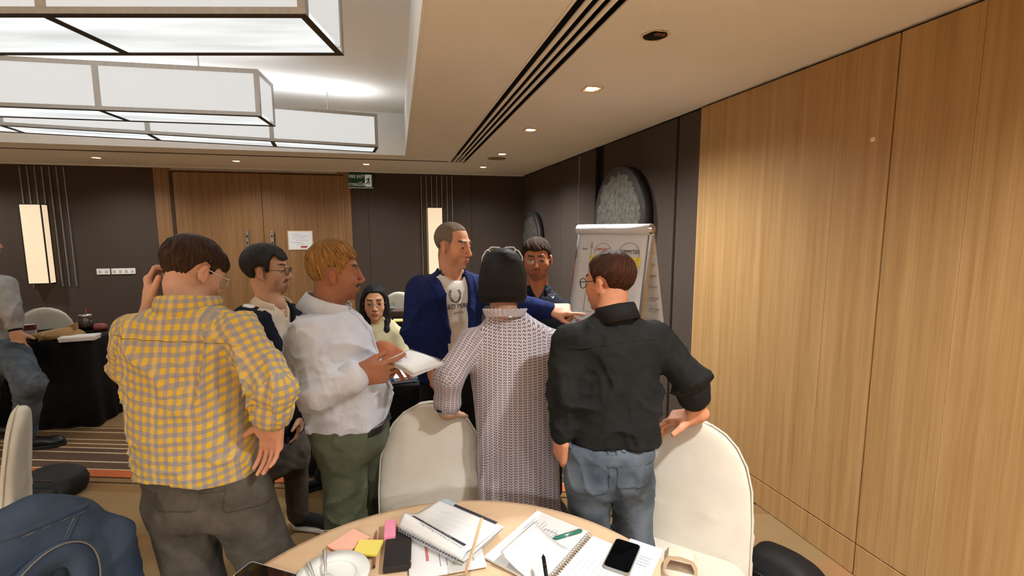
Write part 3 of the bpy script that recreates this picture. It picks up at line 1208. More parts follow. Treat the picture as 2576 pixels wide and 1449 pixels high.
def strands(amp, n=30, seed=1, warp=1.0):
    """locks of hair that run out from the crown (head frame)"""
    rng = np.random.default_rng(seed)
    ph = rng.uniform(0, 6.28, 6).astype(np.float32)
    RT = CROWN_R.T.astype(np.float32)
    o = np.array((0, -.014, .036), np.float32)

    def fn(p):
        q = (p - o) @ RT
        r = np.sqrt((q * q).sum(1)) + 1e-6
        az = np.arctan2(q[:, 0], q[:, 1])
        po = np.arccos(np.clip(q[:, 2] / r, -1, 1))
        a = az + warp * (.16 * np.sin(po * 3.1 + ph[0] + az * 2) + .07 * np.sin(po * 7 + az * 5 + ph[1]))
        g = (1 - np.abs(np.sin(a * n * .5 + ph[2] + 1.2 * np.sin(a * 7 + ph[3])))) ** 1.5
        g = g + .55 * (1 - np.abs(np.sin(a * n * 1.15 + ph[4] + 2 * np.sin(po * 5 + ph[5]))))
        return -amp * (g - .55) * np.clip(np.sin(po) * 1.6, .15, 1)
    return fn


def hair_frame(o, R, s):
    A = CROWN_R @ np.asarray(R)
    return dict(o=np.asarray(o) + s * (V(0, -.014, .036) @ np.asarray(R)), x=A[0], y=A[1], z=A[2], r=.1, polar=True)


def hair_mat(name, rgb, rgb2, rough=.42, streak=90):
    if name in MATS:
        return MATS[name]
    k = NT(name)
    a = k.noise(k.coord('UV', (14, 1.1, 1)), 14, 4, .65)
    f = k.ramp(a, [(.34, (0, 0, 0, 1)), (.68, (1, 1, 1, 1))])
    k.l(k.mix(f, lin(rgb), lin(rgb2)), k.b.inputs['Base Color'])
    k.b.inputs['Roughness'].default_value = rough
    k.b.inputs['Specular IOR Level'].default_value = .22
    k.bump(k.noise(k.coord('UV', (40, 1.6, 1)), 16, 3), .7, .006)
    MATS[name] = k.m
    return k.m


EYE_MATS = {}


def make_eyes(parent, o, R, s, iris=(38, 22, 14)):
    base = np.array(parent.location)
    wh = mat('eye_white', (150, 136, 124), .3)
    ir = mat('eye_iris_%d' % iris[0], iris, .15)
    for sx in (1, -1):
        c = o + s * (V(sx * .0325, .0735, 0.0) @ R)
        b = MB()
        n, mrow = 16, 10
        # pole along local +y so the iris is a ring of faces
        rows = [.0, .28, .47, .66, .9, 1.2, 1.57, 2.1, 2.6, 3.14]
        vs, fs, mi = [], [], []
        for i, t in enumerate(rows):
            for j in range(n):
                a = 2 * math.pi * j / n
                q = .0138 * V(math.sin(t) * math.cos(a), math.cos(t), math.sin(t) * math.sin(a))
                vs.append(c - base + s * (q @ R))
        for i in range(len(rows) - 1):
            for j in range(n):
                k = (j + 1) % n
                fs.append((i * n + j, (i + 1) * n + j, (i + 1) * n + k, i * n + k))
                mi.append(1 if i < 2 else 0)
        b.add(vs, fs)
        e = b.build('eye', wh, parent, True)
        e.data.materials.append(ir)
        e.data.polygons.foreach_set('material_index', mi)


def glasses(parent, o, R, s, material, shape='rect', lens=True, y=.106, z=-.002, w=.050, h=.034, drop=0.0, thick=.0016, ear=True, fw=1.0, sub='glasses'):
    base = np.array(parent.location)
    T = lambda q: tuple(o - base + s * (np.array(q) @ R))
    g = MB()
    lensm = MB()
    rr = .014 if shape == 'rect' else .021
    for sx in (1, -1):
        out = rounded(w, h, min(rr, h * .49), 5, sx * .0325, z)
        pts = [(x, y - 9 * (abs(x) - .01) ** 2 * .35, zz - drop) for x, zz in out]
        g.tube([T(p) for p in pts], thick, 6, closed=True)
        lensm.add([T(p) for p in pts], [tuple(range(len(pts)))])
        if ear:
            g.tube([T((sx * (.0325 + w / 2), y - .006, z + .006 - drop)), T((sx * .073 * fw, y - .018, z + .006 - drop)), T((sx * .078 * fw, .03, z + .008 - drop * .5)),
                    T((sx * .079 * fw, -.005, z + .010)), T((sx * .076 * fw, -.03, z - .012))], thick, 6)
    g.tube([T((-.0095, y, z + .003 - drop)), T((0, y + .003, z + .006 - drop)), T((.0095, y, z + .003 - drop))], thick, 6)
    go = g.build(sub, material, parent, True)
    if lens:
        k = MATS.get('lens')
        if not k:
            nt = NT('lens')
            tr = nt.n('ShaderNodeBsdfTransparent')
            tr.inputs[0].default_value = (.93, .95, .96, 1)
            gl = nt.n('ShaderNodeBsdfGlossy')
            gl.inputs['Roughness'].default_value = .03
            mx = nt.n('ShaderNodeMixShader')
            mx.inputs[0].default_value = .08
            nt.l(tr.outputs[0], mx.inputs[1])
            nt.l(gl.outputs[0], mx.inputs[2])
            nt.l(mx.outputs[0], nt.t.nodes['Material Output'].inputs[0])
            k = MATS['lens'] = nt.m
        lo_ = lensm.build('lens', k, go)
    return go


# ------------------------------------------------------------------ hands
def hand(wrist, d, nb, side, curl=(20, 25, 15), curls=None, spread=4.0, thumb=(.75, .62, -.25), tbend=20, s=1.0, forearm=None, fr=(.043, .030)):
    """side +1 left hand, -1 right hand; curl degrees per joint, per finger with curls"""
    d = unit(d)
    nb = unit(nb - (nb @ d) * d)
    x = unit(np.cross(d, nb)) * side
    R = np.array([x, d, nb])
    W = np.asarray(wrist, float)
    T = lambda q: W + s * (np.array(q) @ R)
    parts = [local(rbox((0.0, .048, 0), (.041, .046, .0135), .013), W, R, s), rc(W - d * .02 * s, W + d * .03 * s, .026 * s, .03 * s, nb, .68)]
    parts.append(rc(T((.022, .012, -.004)), T((.034, .045, -.008)), .015 * s, .014 * s))
    palm = su(.014 * s, *parts)
    fing = []
    bases = [(.029, .090), (.0095, .094), (-.0105, .091), (-.029, .083)]
    lens = [.072, .080, .075, .058]
    rad = [.0088, .0092, .0088, .0076]
    for i in range(4):
        cu = curls[i] if curls else curl
        p = T((bases[i][0], bases[i][1] - .012, 0))
        ang = 0.0
        sp = math.radians(spread * (1.5 - i))
        segs = []
        first = True
        for j, fr_ in enumerate((.46, .30, .24)):
            ang += math.radians(cu[j])
            L = lens[i] * fr_ + (.012 if first else 0)
            first = False
            dirl = V(math.sin(sp) * math.cos(ang), math.cos(sp) * math.cos(ang), -math.sin(ang))
            q = p + s * L * (dirl @ R)
            segs.append(rc(p, q, rad[i] * s * (1 - .08 * j), rad[i] * s * (1 - .08 * (j + 1))))
            p = q
        fing.append(su(.003 * s, *segs))
    t0 = T((.030, .022, -.006))
    td = unit(V(*thumb))
    t1 = t0 + s * .042 * (td @ R)
    tb = math.radians(tbend)
    td2 = unit(td * math.cos(tb) + V(-.4, .6, -.3) * math.sin(tb))
    t2 = t1 + s * .033 * (td2 @ R)
    th = su(.004 * s, rc(t0, t1, .0135 * s, .0108 * s), rc(t1, t2, .0108 * s, .0085 * s))
    f = palm
    for g in fing:
        f = su(.007 * s, f, g)
    f = su(.010 * s, f, th)
    if forearm is not None:
        f = su(.02 * s, f, rc(forearm, W - d * .004, fr[0], fr[1] * s, nb, .85))
    return f


# ------------------------------------------------------------------ small garment makers
def collar(name, parent, c, yaw, tilt, rx, ry, gap, hb, drop, tip, material, flare=.012, open_=0.0, roll=0.0):
    """folded shirt collar round the neck; gap in degrees left open at the front"""
    base = np.array(parent.location)
    A = head_axes(yaw, tilt, roll)
    b = MB()
    n = 40
    rings = []
    for i in range(n + 1):
        a = math.radians(gap / 2 + (360 - gap) * i / n)
        fr = abs(i / n - .5) * 2
        tp = drop + tip * max(0, (fr - .72) / .28) ** 1.5
        sx, cy = math.sin(a), math.cos(a)
        ex = open_ * max(0, fr - .5) * 2

        def pt(dr, z):
            return tuple(np.asarray(c) - base + V(sx * (rx + dr + ex), cy * (ry + dr + ex), z) @ A)
        z0 = -.012 * fr
        rings.append([pt(0, z0 - .045), pt(.001, hb + z0), pt(.006, hb + .004 + z0), pt(.012, hb - .003 + z0), pt(.016 + flare, hb - tp + z0), pt(.012 + flare, hb - tp + z0 - .001),
                      pt(.008, hb - .010 + z0), pt(.005, z0 - .045)])
    b.loft(rings)
    ob = b.build(name, material, parent, True)
    lay = ob.data.uv_layers.new(name='UVMap')
    co = np.array([v.co for v in ob.data.vertices])
    ix = np.array([l.vertex_index for l in ob.data.loops])
    lay.data.foreach_set('uv', np.stack([ix // 8 * (2 * math.pi * rx / n), co[ix, 2]], 1).astype(np.float32).ravel())
    return ob


def shoe(parent, heel, toe_dir, material, sole_mat, L=.27):
    base = np.array(parent.location)
    y = unit(V(toe_dir[0], toe_dir[1], 0))
    x = V(y[1], -y[0], 0)
    R = np.array([x, y, V(0, 0, 1)])
    o = np.array([heel[0], heel[1], 0.0])
    up = su(.03, rc((0, .045, .055), (0, .20, .038), .040, .034, V(1, 0, 0), .95), rc((0, .035, .05), (0, .03, .10), .038, .040), el((0, .215, .036), (.045, .05, .032)))
    up = both(up, above(.018), .004)
    sl = both(su(.02, rc((0, .04, .012), (0, .20, .012), .043, .046), el((0, .21, .012), (.047, .06, .05))), F(lambda p: np.abs(p[:, 2] - .012) - .012, (-1, -1, 0), (1, 1, .024)), .003)
    s = L / .27
    a = solid('shoe', local(up, o, R, s), .006, material, parent)
    v, q = skin(local(sl, o, R, s), .006)
    me = mesh_from('sole', v - base, q)
    me.materials.append(sole_mat)
    link('sole', me, a)
    return a


def trousers(name, parent, pel, yaw, legs, material, h=.009, fold_seed=3, amp=.006, z_cut=None, stretch=(1, 1, 1.2), leg_k=.035):
    """legs: (hip, knee, ankle, r_hip, r_knee, r_ankle)"""
    lf = loft(pel, yaw, 2.4, .03)
    fs = []
    for hp, kn, an, a, b, c in legs:
        fs.append(su(.05, rc(hp, kn, a, b), rc(kn, an, b, c)))
    f = lf
    for g in fs:
        f = su(leg_k, f, g)
    if z_cut is not None:
        f = both(f, below(z_cut), .004)
    f = disp(f, folds(34, amp, fold_seed, stretch))
    o = solid(name, f, h, material, parent)
    return o, f

# ================================================================== PEOPLE
def flat(tone):
    t = np.array(lin(tone)[:3])
    return lambda p: np.tile(t, (len(p), 1)) * (1 + .05 * wob(90, 5)(p))[:, None]


def body(parent, pieces):
    V_, Q_, C_ = [], [], []
    n = 0
    for f, h, paint in pieces:
        v, q = biggest(*skin(f, h))
        v = relax(v, q, 1)
        V_.append(v)
        Q_.append(q + n)
        C_.append(paint(v))
        n += len(v)
    v, q, c = np.concatenate(V_), np.concatenate(Q_), np.concatenate(C_)
    me = mesh_from('body', v - np.array(parent.location), q)
    col = np.ones((len(v), 4), np.float32)
    col[:, :3] = np.clip(c, 0, 1)
    a = me.attributes.new('Col', 'FLOAT_COLOR', 'POINT')
    a.data.foreach_set('color', col.ravel())
    me.materials.append(skin_mat())
    return link('body', me, parent)


def person(label, foot, group='people in the workshop'):
    return thing('person', label, 'person', (foot[0], foot[1], 0), 0, group)


def headF(o, R, s, neck_to, nr=(.054, .060), **kw):
    f = local(head_local(**kw), o, R, s)
    n0 = o + s * (V(0, -.022, -.055) @ R)
    return su(.02, f, rc(n0, neck_to, nr[0] * s, nr[1] * s))


def hairF(o, R, s, poly, vol=(.0, .0, .0), c=(0, -.014, .040), seed=1, amp=.004, k=30, extra=None, fw=1.0):
    f = el(c, ((.081 + vol[0]) * fw, .103 + vol[1], .090 + vol[2]))
    f = disp(f, strands(amp, k, seed))
    f = both(f, side_region(poly), .010)
    if extra is not None:
        f = extra(f)
    return local(f, o, R, s)


def seam(name, f, t, region, material, parent, h=.004):
    """a thin raised piece that follows the cloth"""
    return solid(name, both(grow(f, t), region, .001), h, material, parent, it=1)


def slab(o, n, half, lim=None):
    """region within +-half of a plane; lim = box F"""
    n = unit(n)
    o = np.asarray(o, float)
    g = F(lambda p: np.abs((p - o) @ n) - half, (-9, -9, -9), (9, 9, 9))
    return g if lim is None else both(g, lim, .0005)


def pocket(p, tf, c, B, w, hh, material):
    pk = solid('back_pocket', both(grow(tf, .0045), local(rbox((0, 0, 0), (w, .13, hh), .014), c, B), .001), .005, material, p)
    ring = cut(local(rbox((0, 0, 0), (w - .003, .13, hh - .003), .012), c, B), local(rbox((0, 0, 0), (w - .0075, .2, hh - .0075), .010), c, B), .0005)
    if pk:
        seam('pocket_stitch', tf, .0078, ring, m_stitch, pk, .003)


# ---- cloth materials
def cloth(name, rgb, rgb2=None, rough=.85, weave=900, wstr=.25, vary=.12, vs=14, sheen=.0, stripes=None):
    if name in MATS:
        return MATS[name]
    k = NT(name)
    c = lin(rgb)
    c2 = lin(rgb2) if rgb2 else tuple(v * (1 - vary) for v in c[:3]) + (1,)
    f = k.ramp(k.noise(k.coord('Object'), vs, 4), [(.32, (0, 0, 0, 1)), (.7, (1, 1, 1, 1))])
    out = k.mix(f, c, c2)
    if stripes:
        per, col, wd = stripes
        sx = k.n('ShaderNodeSeparateXYZ')
        k.l(k.coord('UV'), sx.inputs[0])
        m = k.math('LESS_THAN', k.math('FRACT', k.math('DIVIDE', sx.outputs[0], per)), wd)
        out = k.mix(k.math('MULTIPLY', m, .7), out, lin(col))
    k.l(out, k.b.inputs['Base Color'])
    k.b.inputs['Roughness'].default_value = rough
    k.b.inputs['Specular IOR Level'].default_value = .2
    k.b.inputs['Sheen Weight'].default_value = sheen
    w = k.noise(k.coord('Object'), weave, 2)
    w2 = k.noise(k.coord('Object'), 26, 3)
    k.bump(k.math('ADD', k.math('MULTIPLY', w, .12), k.math('MULTIPLY', w2, .9)), wstr, .012)
    MATS[name] = k.m
    return k.m


def plaid():
    k = NT('yellow_plaid')
    sx = k.n('ShaderNodeSeparateXYZ')
    k.l(k.coord('UV'), sx.inputs[0])
    nz = k.math('MULTIPLY', k.noise(k.coord('Object'), 40, 2), .004)
    P = .0265
    masks = []
    for i in (0, 1):
        u = k.math('FRACT', k.math('DIVIDE', k.math('ADD', sx.outputs[i], nz), P))
        w = k.math('ABSOLUTE', k.math('SUBTRACT', u, .5))
        masks.append(k.ramp(w, [(.20, (1, 1, 1, 1)), (.26, (0, 0, 0, 1))]))
    gx = k.mix(k.math('MULTIPLY', masks[0], .62), lin((226, 188, 66)), lin((138, 146, 166)))
    gy = k.mix(k.math('MULTIPLY', masks[1], .62), gx, lin((134, 142, 166)))
    # pale thread lines of the larger repeat
    u = k.math('FRACT', k.math('DIVIDE', sx.outputs[0], P * 4))
    ln = k.math('LESS_THAN', k.math('ABSOLUTE', k.math('SUBTRACT', u, .5)), .05)
    gy = k.mix(k.math('MULTIPLY', ln, .35), gy, lin((216, 196, 150)))
    k.l(gy, k.b.inputs['Base Color'])
    k.b.inputs['Roughness'].default_value = .85
    k.b.inputs['Specular IOR Level'].default_value = .2
    k.bump(k.noise(k.coord('Object'), 30, 4), .3, .012)
    return k.m


def chain_print():
    k = NT('chain_print')
    sx = k.n('ShaderNodeSeparateXYZ')
    k.l(k.coord('UV'), sx.inputs[0])
    P, Q = .0195, .0095
    u = k.math('FRACT', k.math('DIVIDE', sx.outputs[0], P))
    line = k.ramp(k.math('ABSOLUTE', k.math('SUBTRACT', u, .5)), [(.37, (0, 0, 0, 1)), (.42, (1, 1, 1, 1))])
    wv = k.math('MULTIPLY', k.math('SINE', k.math('MULTIPLY', u, 12.566)), .22)
    v = k.math('FRACT', k.math('ADD', k.math('DIVIDE', sx.outputs[1], Q), wv))
    dash = k.ramp(k.math('ABSOLUTE', k.math('SUBTRACT', v, .5)), [(.20, (1, 1, 1, 1)), (.28, (0, 0, 0, 1))])
    inner = k.math('LESS_THAN', k.math('ABSOLUTE', k.math('SUBTRACT', u, .5)), .36)
    m = k.math('MAXIMUM', line, k.math('MULTIPLY', dash, inner))
    f = k.noise(k.coord('Object'), 8, 3)
    dark = k.mix(f, lin((106, 94, 106)), lin((120, 104, 106)))
    k.l(k.mix(m, dark, lin((206, 198, 202))), k.b.inputs['Base Color'])
    k.b.inputs['Roughness'].default_value = .8
    k.b.inputs['Specular IOR Level'].default_value = .2
    k.bump(k.noise(k.coord('Object'), 22, 3), .2, .012)
    return k.m


m_plaid, m_chain = plaid(), chain_print()
m_greyjean = cloth('grey_denim', (94, 88, 80), (72, 66, 60), weave=700, wstr=.35)
m_bluejean = cloth('faded_blue_denim', (104, 112, 120), (50, 58, 68), weave=700, wstr=.35, vs=7)
m_stitch = mat('pale_stitch', (150, 146, 138), .8)
m_olive = cloth('olive_chino', (88, 92, 72), (70, 74, 58), wstr=.35)
m_whiteshirt = cloth('pale_striped_cotton', (206, 208, 214), (190, 193, 202), wstr=.35, stripes=(.0036, (186, 192, 204), .4))
m_navycard = cloth('navy_knit', (26, 30, 44), (18, 20, 32), wstr=.4, weave=400)
m_creamshirt = cloth('cream_striped_cotton', (222, 208, 186), (206, 190, 168), stripes=(.009, (150, 130, 112), .22))
m_brownpant = cloth('dark_taupe_twill', (84, 74, 64), (66, 58, 50))
m_blazer = cloth('royal_blue_wool', (24, 38, 92), (16, 26, 66), wstr=.3, weave=500)
m_tee = cloth('white_jersey', (226, 220, 210), (212, 206, 196), wstr=.4)
m_blackpant = cloth('black_twill', (20, 19, 21), (14, 13, 15))
m_polo = cloth('navy_pique', (24, 28, 38), (17, 20, 28), weave=500)
m_blackshirt = cloth('black_linen', (34, 35, 33), (24, 25, 24), wstr=.5, vs=9)
m_cream = cloth('cream_blouse', (214, 204, 166), (196, 184, 144), wstr=.4)
m_greytee = cloth('grey_jersey', (168, 166, 164), (140, 138, 138), wstr=.4)
m_sole = mat('white_rubber', (226, 222, 214), .6)
m_canvas = mat('black_canvas', (22, 21, 21), .85)
m_leather = mat('black_leather', (24, 22, 20), .4)
m_rimdark = mat('dark_frame', (34, 26, 26), .3)
m_rimclear = mat('clear_frame', (222, 220, 216), .15)
m_rimsilver = mat('silver_frame', (150, 140, 134), .3, metal=.7)

TAN, BROWN, FAIR, OLIVE = (200, 154, 124), (156, 104, 78), (212, 166, 142), (188, 134, 94)
R_ = math.radians


# ------------------------------------------------ man in the yellow plaid shirt
def man_yellow():
    D, yaw = 1.55, R_(10)
    foot = atz(560, 1.62, 0)
    p = person('man in yellow plaid shirt and grey jeans, back turned, hand on hip', foot)
    st = stations([(352, 655, 1192, .66), (340, 655, 1140, .66), (332, 652, 1080, .66), (322, 648, 1000, .62), (316, 640, 900, .6), (312, 634, 850, .55), (325, 618, 800, .5), (385, 553, 772, .62), (428, 512, 756, .85)], D, yaw)
    tor = loft(st, yaw, 2.4, .012)
    sR, eR, wR = at(602, 834, 1.53), at(692, 978, 1.47), at(686, 1050, 1.50)
    sL, eL, wL = at(344, 840, 1.56), at(330, 925, 1.66), at(388, 800, 1.78)
    eR2 = eR + (wR - eR) * .78
    aR1, aR2 = rc(sR, eR, .066, .055), rc(eR, eR2, .056, .050)
    aL1, aL2 = rc(sL, eL, .062, .055), rc(eL, eL + (wL - eL) * .7, .058, .05)
    shirt = su(.035, tor, su(.03, aR1, aR2), su(.03, aL1, aL2))
    shirt = disp(shirt, lambda q: folds(20, .016, 11, (1, 1, .7))(q) + folds(44, .007, 4)(q) + crinkle(sR, eR, .010, 75, 3, .75)(q) + crinkle(eR, wR, .010, 85, 4, .2)(q))
    # wavy shirt tail
    hem = F(lambda q: (st[0][0] + .012 + .012 * np.sin(q[:, 0] * 16 + 1.0)) - q[:, 2], (-9, -9, st[0][0]), (9, 9, 9))
    shirt = both(shirt, hem, .003)
    fr = frame_torso(at(490, 900, D), yaw)
    bones = [(tor, fr), (aR1, frame_limb(sR, eR)), (aR2, frame_limb(eR, eR2, .055, .02)), (aL1, frame_limb(sL, eL)), (aL2, frame_limb(eL, wL))]
    solid('shirt', shirt, .0065, m_plaid, p, bones)
    # rolled cuff, yoke seam, collar
    cuff = disp(rc(eR2 - (wR - eR) * .12, eR2 + (wR - eR) * .05, .062, .059), folds(60, .004, 8))
    solid('cuff', cuff, .006, m_plaid, p, [(cuff, frame_limb(eR, wR))])
    yk = at(470, 842, D)
    seam('yoke_seam', both(shirt, F(lambda q: -(q - at(470, 842, 1.6)) @ -AX[2] if False else ((q - at(470, 842, 1.62)) @ AX[2]), (-9, -9, -9), (9, 9, 9)), .001), .003,
         slab(yk, V(.06, 0, 1), .0022, rbox(yk, (.2, .3, .02), .001)), mat('plaid_stitch', (150, 122, 50), .9), p)
    nk = at(468, 766, 1.56)
    collar('collar', p, nk + V(0.005, .015, -.006), yaw, R_(6), .084, .082, 50, .034, .062, .03, m_plaid, .010)
    # head, bowed and turned right
    o, R, s = at(486, 683, 1.64), head_axes(R_(40), R_(28), R_(5)), .96
    hd = headF(o, R, s, nk + V(0, .015, -.03), (.056, .064))
    hp = su(.01, hd)
    wl = at(380, 762, 1.62)
    hl = hand(wl, dv(-.16, -1, .05), dv(-.85, -.05, -.6), +1, curls=((30, 55, 30), (34, 58, 32), (42, 62, 34), (52, 66, 36)), forearm=eL, s=.98, thumb=(.7, .7, -.3))
    hr = hand(wR + (wR - eR) * .12, dv(-.12, 1, .15), dv(.25, .05, 1), -1, curls=((8, 18, 12), (12, 22, 14), (16, 26, 14), (22, 28, 16)), thumb=(.85, .50, -.10), forearm=eR, s=1.02, fr=(.046, .033))
    body(p, [(hp, .0034, face_paint(o, R, s, FAIR)), (hl, .003, flat(FAIR)), (hr, .003, flat((204, 146, 118))), (grow(shirt, -.016), .022, flat(FAIR))])
    poly = [(.125, .055), (.16, .25), (-.25, .25), (-.25, -.052), (-.07, -.056), (-.045, -.034), (-.036, .005), (-.014, .030), (.010, .024), (.014, -.006), (.028, -.006), (.036, .02), (.050, .035), (.062, .060), (.085, .064)]
    hair = hairF(o, R, s, poly, (.009, .004, .002), amp=.0048, k=26, seed=5)
    hair = su(.012, hair, local(disp(both(el((0, .045, .055), (.066, .064, .050)), side_region([(.0, .04), (.14, .02), (.14, .2), (-.02, .2)]), .006), strands(.005, 26, 5)), o, R, s))
    solid('hair', hair, .003, hair_mat('hair_dark_brown', (26, 17, 13), (78, 54, 40)), p, [(F(lambda q: q[:, 0] * 0, (0,) * 3, (0,) * 3), hair_frame(o, R, s))])
    make_eyes(p, o, R, s)
    glasses(p, o, R, s, m_rimclear, 'rect', z=-.006, h=.036, thick=.0018)
    # jeans
    pel = stations([(372, 650, 1150, .68), (370, 662, 1205, .70), (374, 676, 1250, .72), (388, 680, 1295, .70)], 1.57, yaw)
    lh, rh = at(465, 1270, 1.57), at(606, 1262, 1.56)
    legs = [(lh, atz(494, 1.58, .47), atz(508, 1.62, .07), .104, .078, .062), (rh, atz(690, 1.62, .50), atz(742, 1.72, .07), .102, .080, .062)]
    tr, tf = trousers('jeans', p, pel, yaw, legs, m_greyjean)
    for (x, y, dpt) in ((440, 1235, 1.4), (602, 1240, 1.4)):
        c = at(x, y, 1.44)
        pocket(p, tf, c, np.array([AX[0], AX[2], -AX[1]]), .062, .068, m_greyjean)
    B3 = np.array([AX[0], AX[2], -AX[1]])
    for px in (402, 452, 600):
        seam('belt_loop', tf, .009, local(rbox((0, 0, 0), (.007, .14, .026), .004), at(px, 1190, 1.44), B3), m_greyjean, p, .004)
    zb = at(500, 1208, 1.50)[2]
    seam('waistband', tf, .004, both(below(zb + .02), above(zb - .018), .001), m_greyjean, p, .0055)
    for a, an in ((0, legs[0][2]), (1, legs[1][2])):
        shoe(p, an - V(0.0, .05, 0), (math.sin(R_(12 + 15 * a)), math.cos(R_(12 + 15 * a))), m_canvas, m_sole)


# ------------------------------------------------ man in navy cardigan
def man_vest():
    D, yaw = 2.5, R_(118)
    foot = (onz(650, 1400, 0) + onz(765, 1335, 0)) / 2
    p = person('man with black hair and glasses in navy cardigan over cream shirt', foot)
    st = stations([(618, 765, 1140, .66), (610, 765, 1060, .64), (606, 760, 950, .62), (604, 757, 860, .6), (604, 756, 810, .55), (618, 748, 780, .55), (650, 716, 762, .7), (662, 704, 754, .9)], D, yaw)
    tor = loft(st, yaw, 2.3, .012)
    c = at(685, 900, D)
    fr = frame_torso(c, yaw)
    A0 = head_axes(yaw)
    nk0 = at(684, 756, D)

    def vneck(q):
        l = (q - nk0) @ A0.T
        return np.maximum(np.abs(l[:, 0]) - np.clip((l[:, 2] + .10) / .10, 0, 1.2) * .045, -l[:, 1])
    solid('shirt', cut(grow(tor, -.002), F(vneck, (-9,) * 3, (9,) * 3), .003), .007, m_creamshirt, p, [(tor, fr)])
    sR, eR, wR = at(618, 800, 2.42), at(612, 950, 2.40), at(648, 1060, 2.36)
    sL, eL, wL = at(744, 800, 2.58), at(770, 930, 2.6), at(760, 1040, 2.5)
    card = su(.035, grow(tor, .010), su(.03, rc(sR, eR, .066, .054), rc(eR, wR, .054, .044)), su(.03, rc(sL, eL, .066, .054), rc(eL, wL, .054, .044)))
    A = head_axes(yaw)
    zt, zv = at(685, 742, D)[2], at(685, 905, D)[2]

    def opening(q):
        l = (q - np.array([c[0], c[1], 0])) @ A.T
        w = np.clip((q[:, 2] - zv) / (zt - zv), 0, 1.3) * .098
        return np.maximum(np.abs(l[:, 0]) - w, -l[:, 1])
    card = cut(card, F(opening, (-9,) * 3, (9,) * 3), .004)
    card = cut(card, rc(at(682, 756, D), at(684, 700, D), .082, .10), .006)
    card = disp(card, folds(26, .010, 21))
    solid('cardigan', card, .0075, m_navycard, p)
    yt = at(632, 768, 2.44)
    seam('white_shoulder_patch', card, .003, rbox(yt, (.03, .05, .018), .01), mat('white_patch', (226, 224, 214), .8), p)
    nk = at(684, 752, D)
    collar('collar', p, nk + V(0, 0, -.016), yaw, R_(16), .070, .070, 84, .026, .052, .045, m_creamshirt, .022, .014)
    o, R, s = at(672, 679, 2.48), head_axes(R_(94), R_(2)), 1.03
    hd = headF(o, R, s, nk + V(0, 0, -.03), (.056, .064), face_w=1.06, jaw=1.08)
    hR = hand(wR, dv(.1, 1, -.1), dv(-1, 0, -.3), -1, (18, 24, 16), forearm=eR)
    hL = hand(wL, dv(-.1, 1, -.1), dv(1, 0, .3), +1, (18, 24, 16), forearm=eL)
    body(p, [(hd, .0036, face_paint(o, R, s, TAN, stubble=.15, beard=.8)), (hR, .004, flat(TAN)), (hL, .004, flat(TAN)), (grow(tor, -.016), .022, flat(TAN))])
    poly = [(.125, .058), (.16, .25), (-.25, .25), (-.25, -.085), (-.055, -.088), (-.040, -.06), (-.036, .010), (-.014, .026), (.010, .020), (.014, -.010), (.030, -.008), (.036, .05), (.052, .082), (.070, .062), (.09, .050)]
    hair = hairF(o, R, s, poly, (.014, .010, .008), amp=.0026, k=34, seed=15)
    solid('hair', hair, .0038, hair_mat('hair_black_grey', (18, 17, 17), (58, 56, 54)), p, [(F(lambda q: q[:, 0] * 0, (0,) * 3, (0,) * 3), hair_frame(o, R, s))])
    make_eyes(p, o, R, s)
    glasses(p, o, R, s, m_rimdark, 'rect', h=.030, w=.050, fw=1.06)
    pel = stations([(622, 768, 1090, .7), (622, 770, 1130, .72), (628, 770, 1180, .72)], D, yaw)
    a1, a2 = onz(655, 1392, 0), onz(752, 1330, 0)
    legs = [(at(665, 1150, 2.46), atz(655, 2.40, .5), a1 + V(0, 0, .09), .088, .066, .055), (at(728, 1150, 2.54), atz(742, 2.55, .5), a2 + V(0, 0, .09), .088, .066, .055)]
    trousers('trousers', p, pel, yaw, legs, m_brownpant, .010)
    shoe(p, a1 + V(-.03, .03, 0), (.75, -.45), m_canvas, m_sole)
    shoe(p, a2 + V(-.03, .03, 0), (.9, -.35), m_canvas, m_sole)


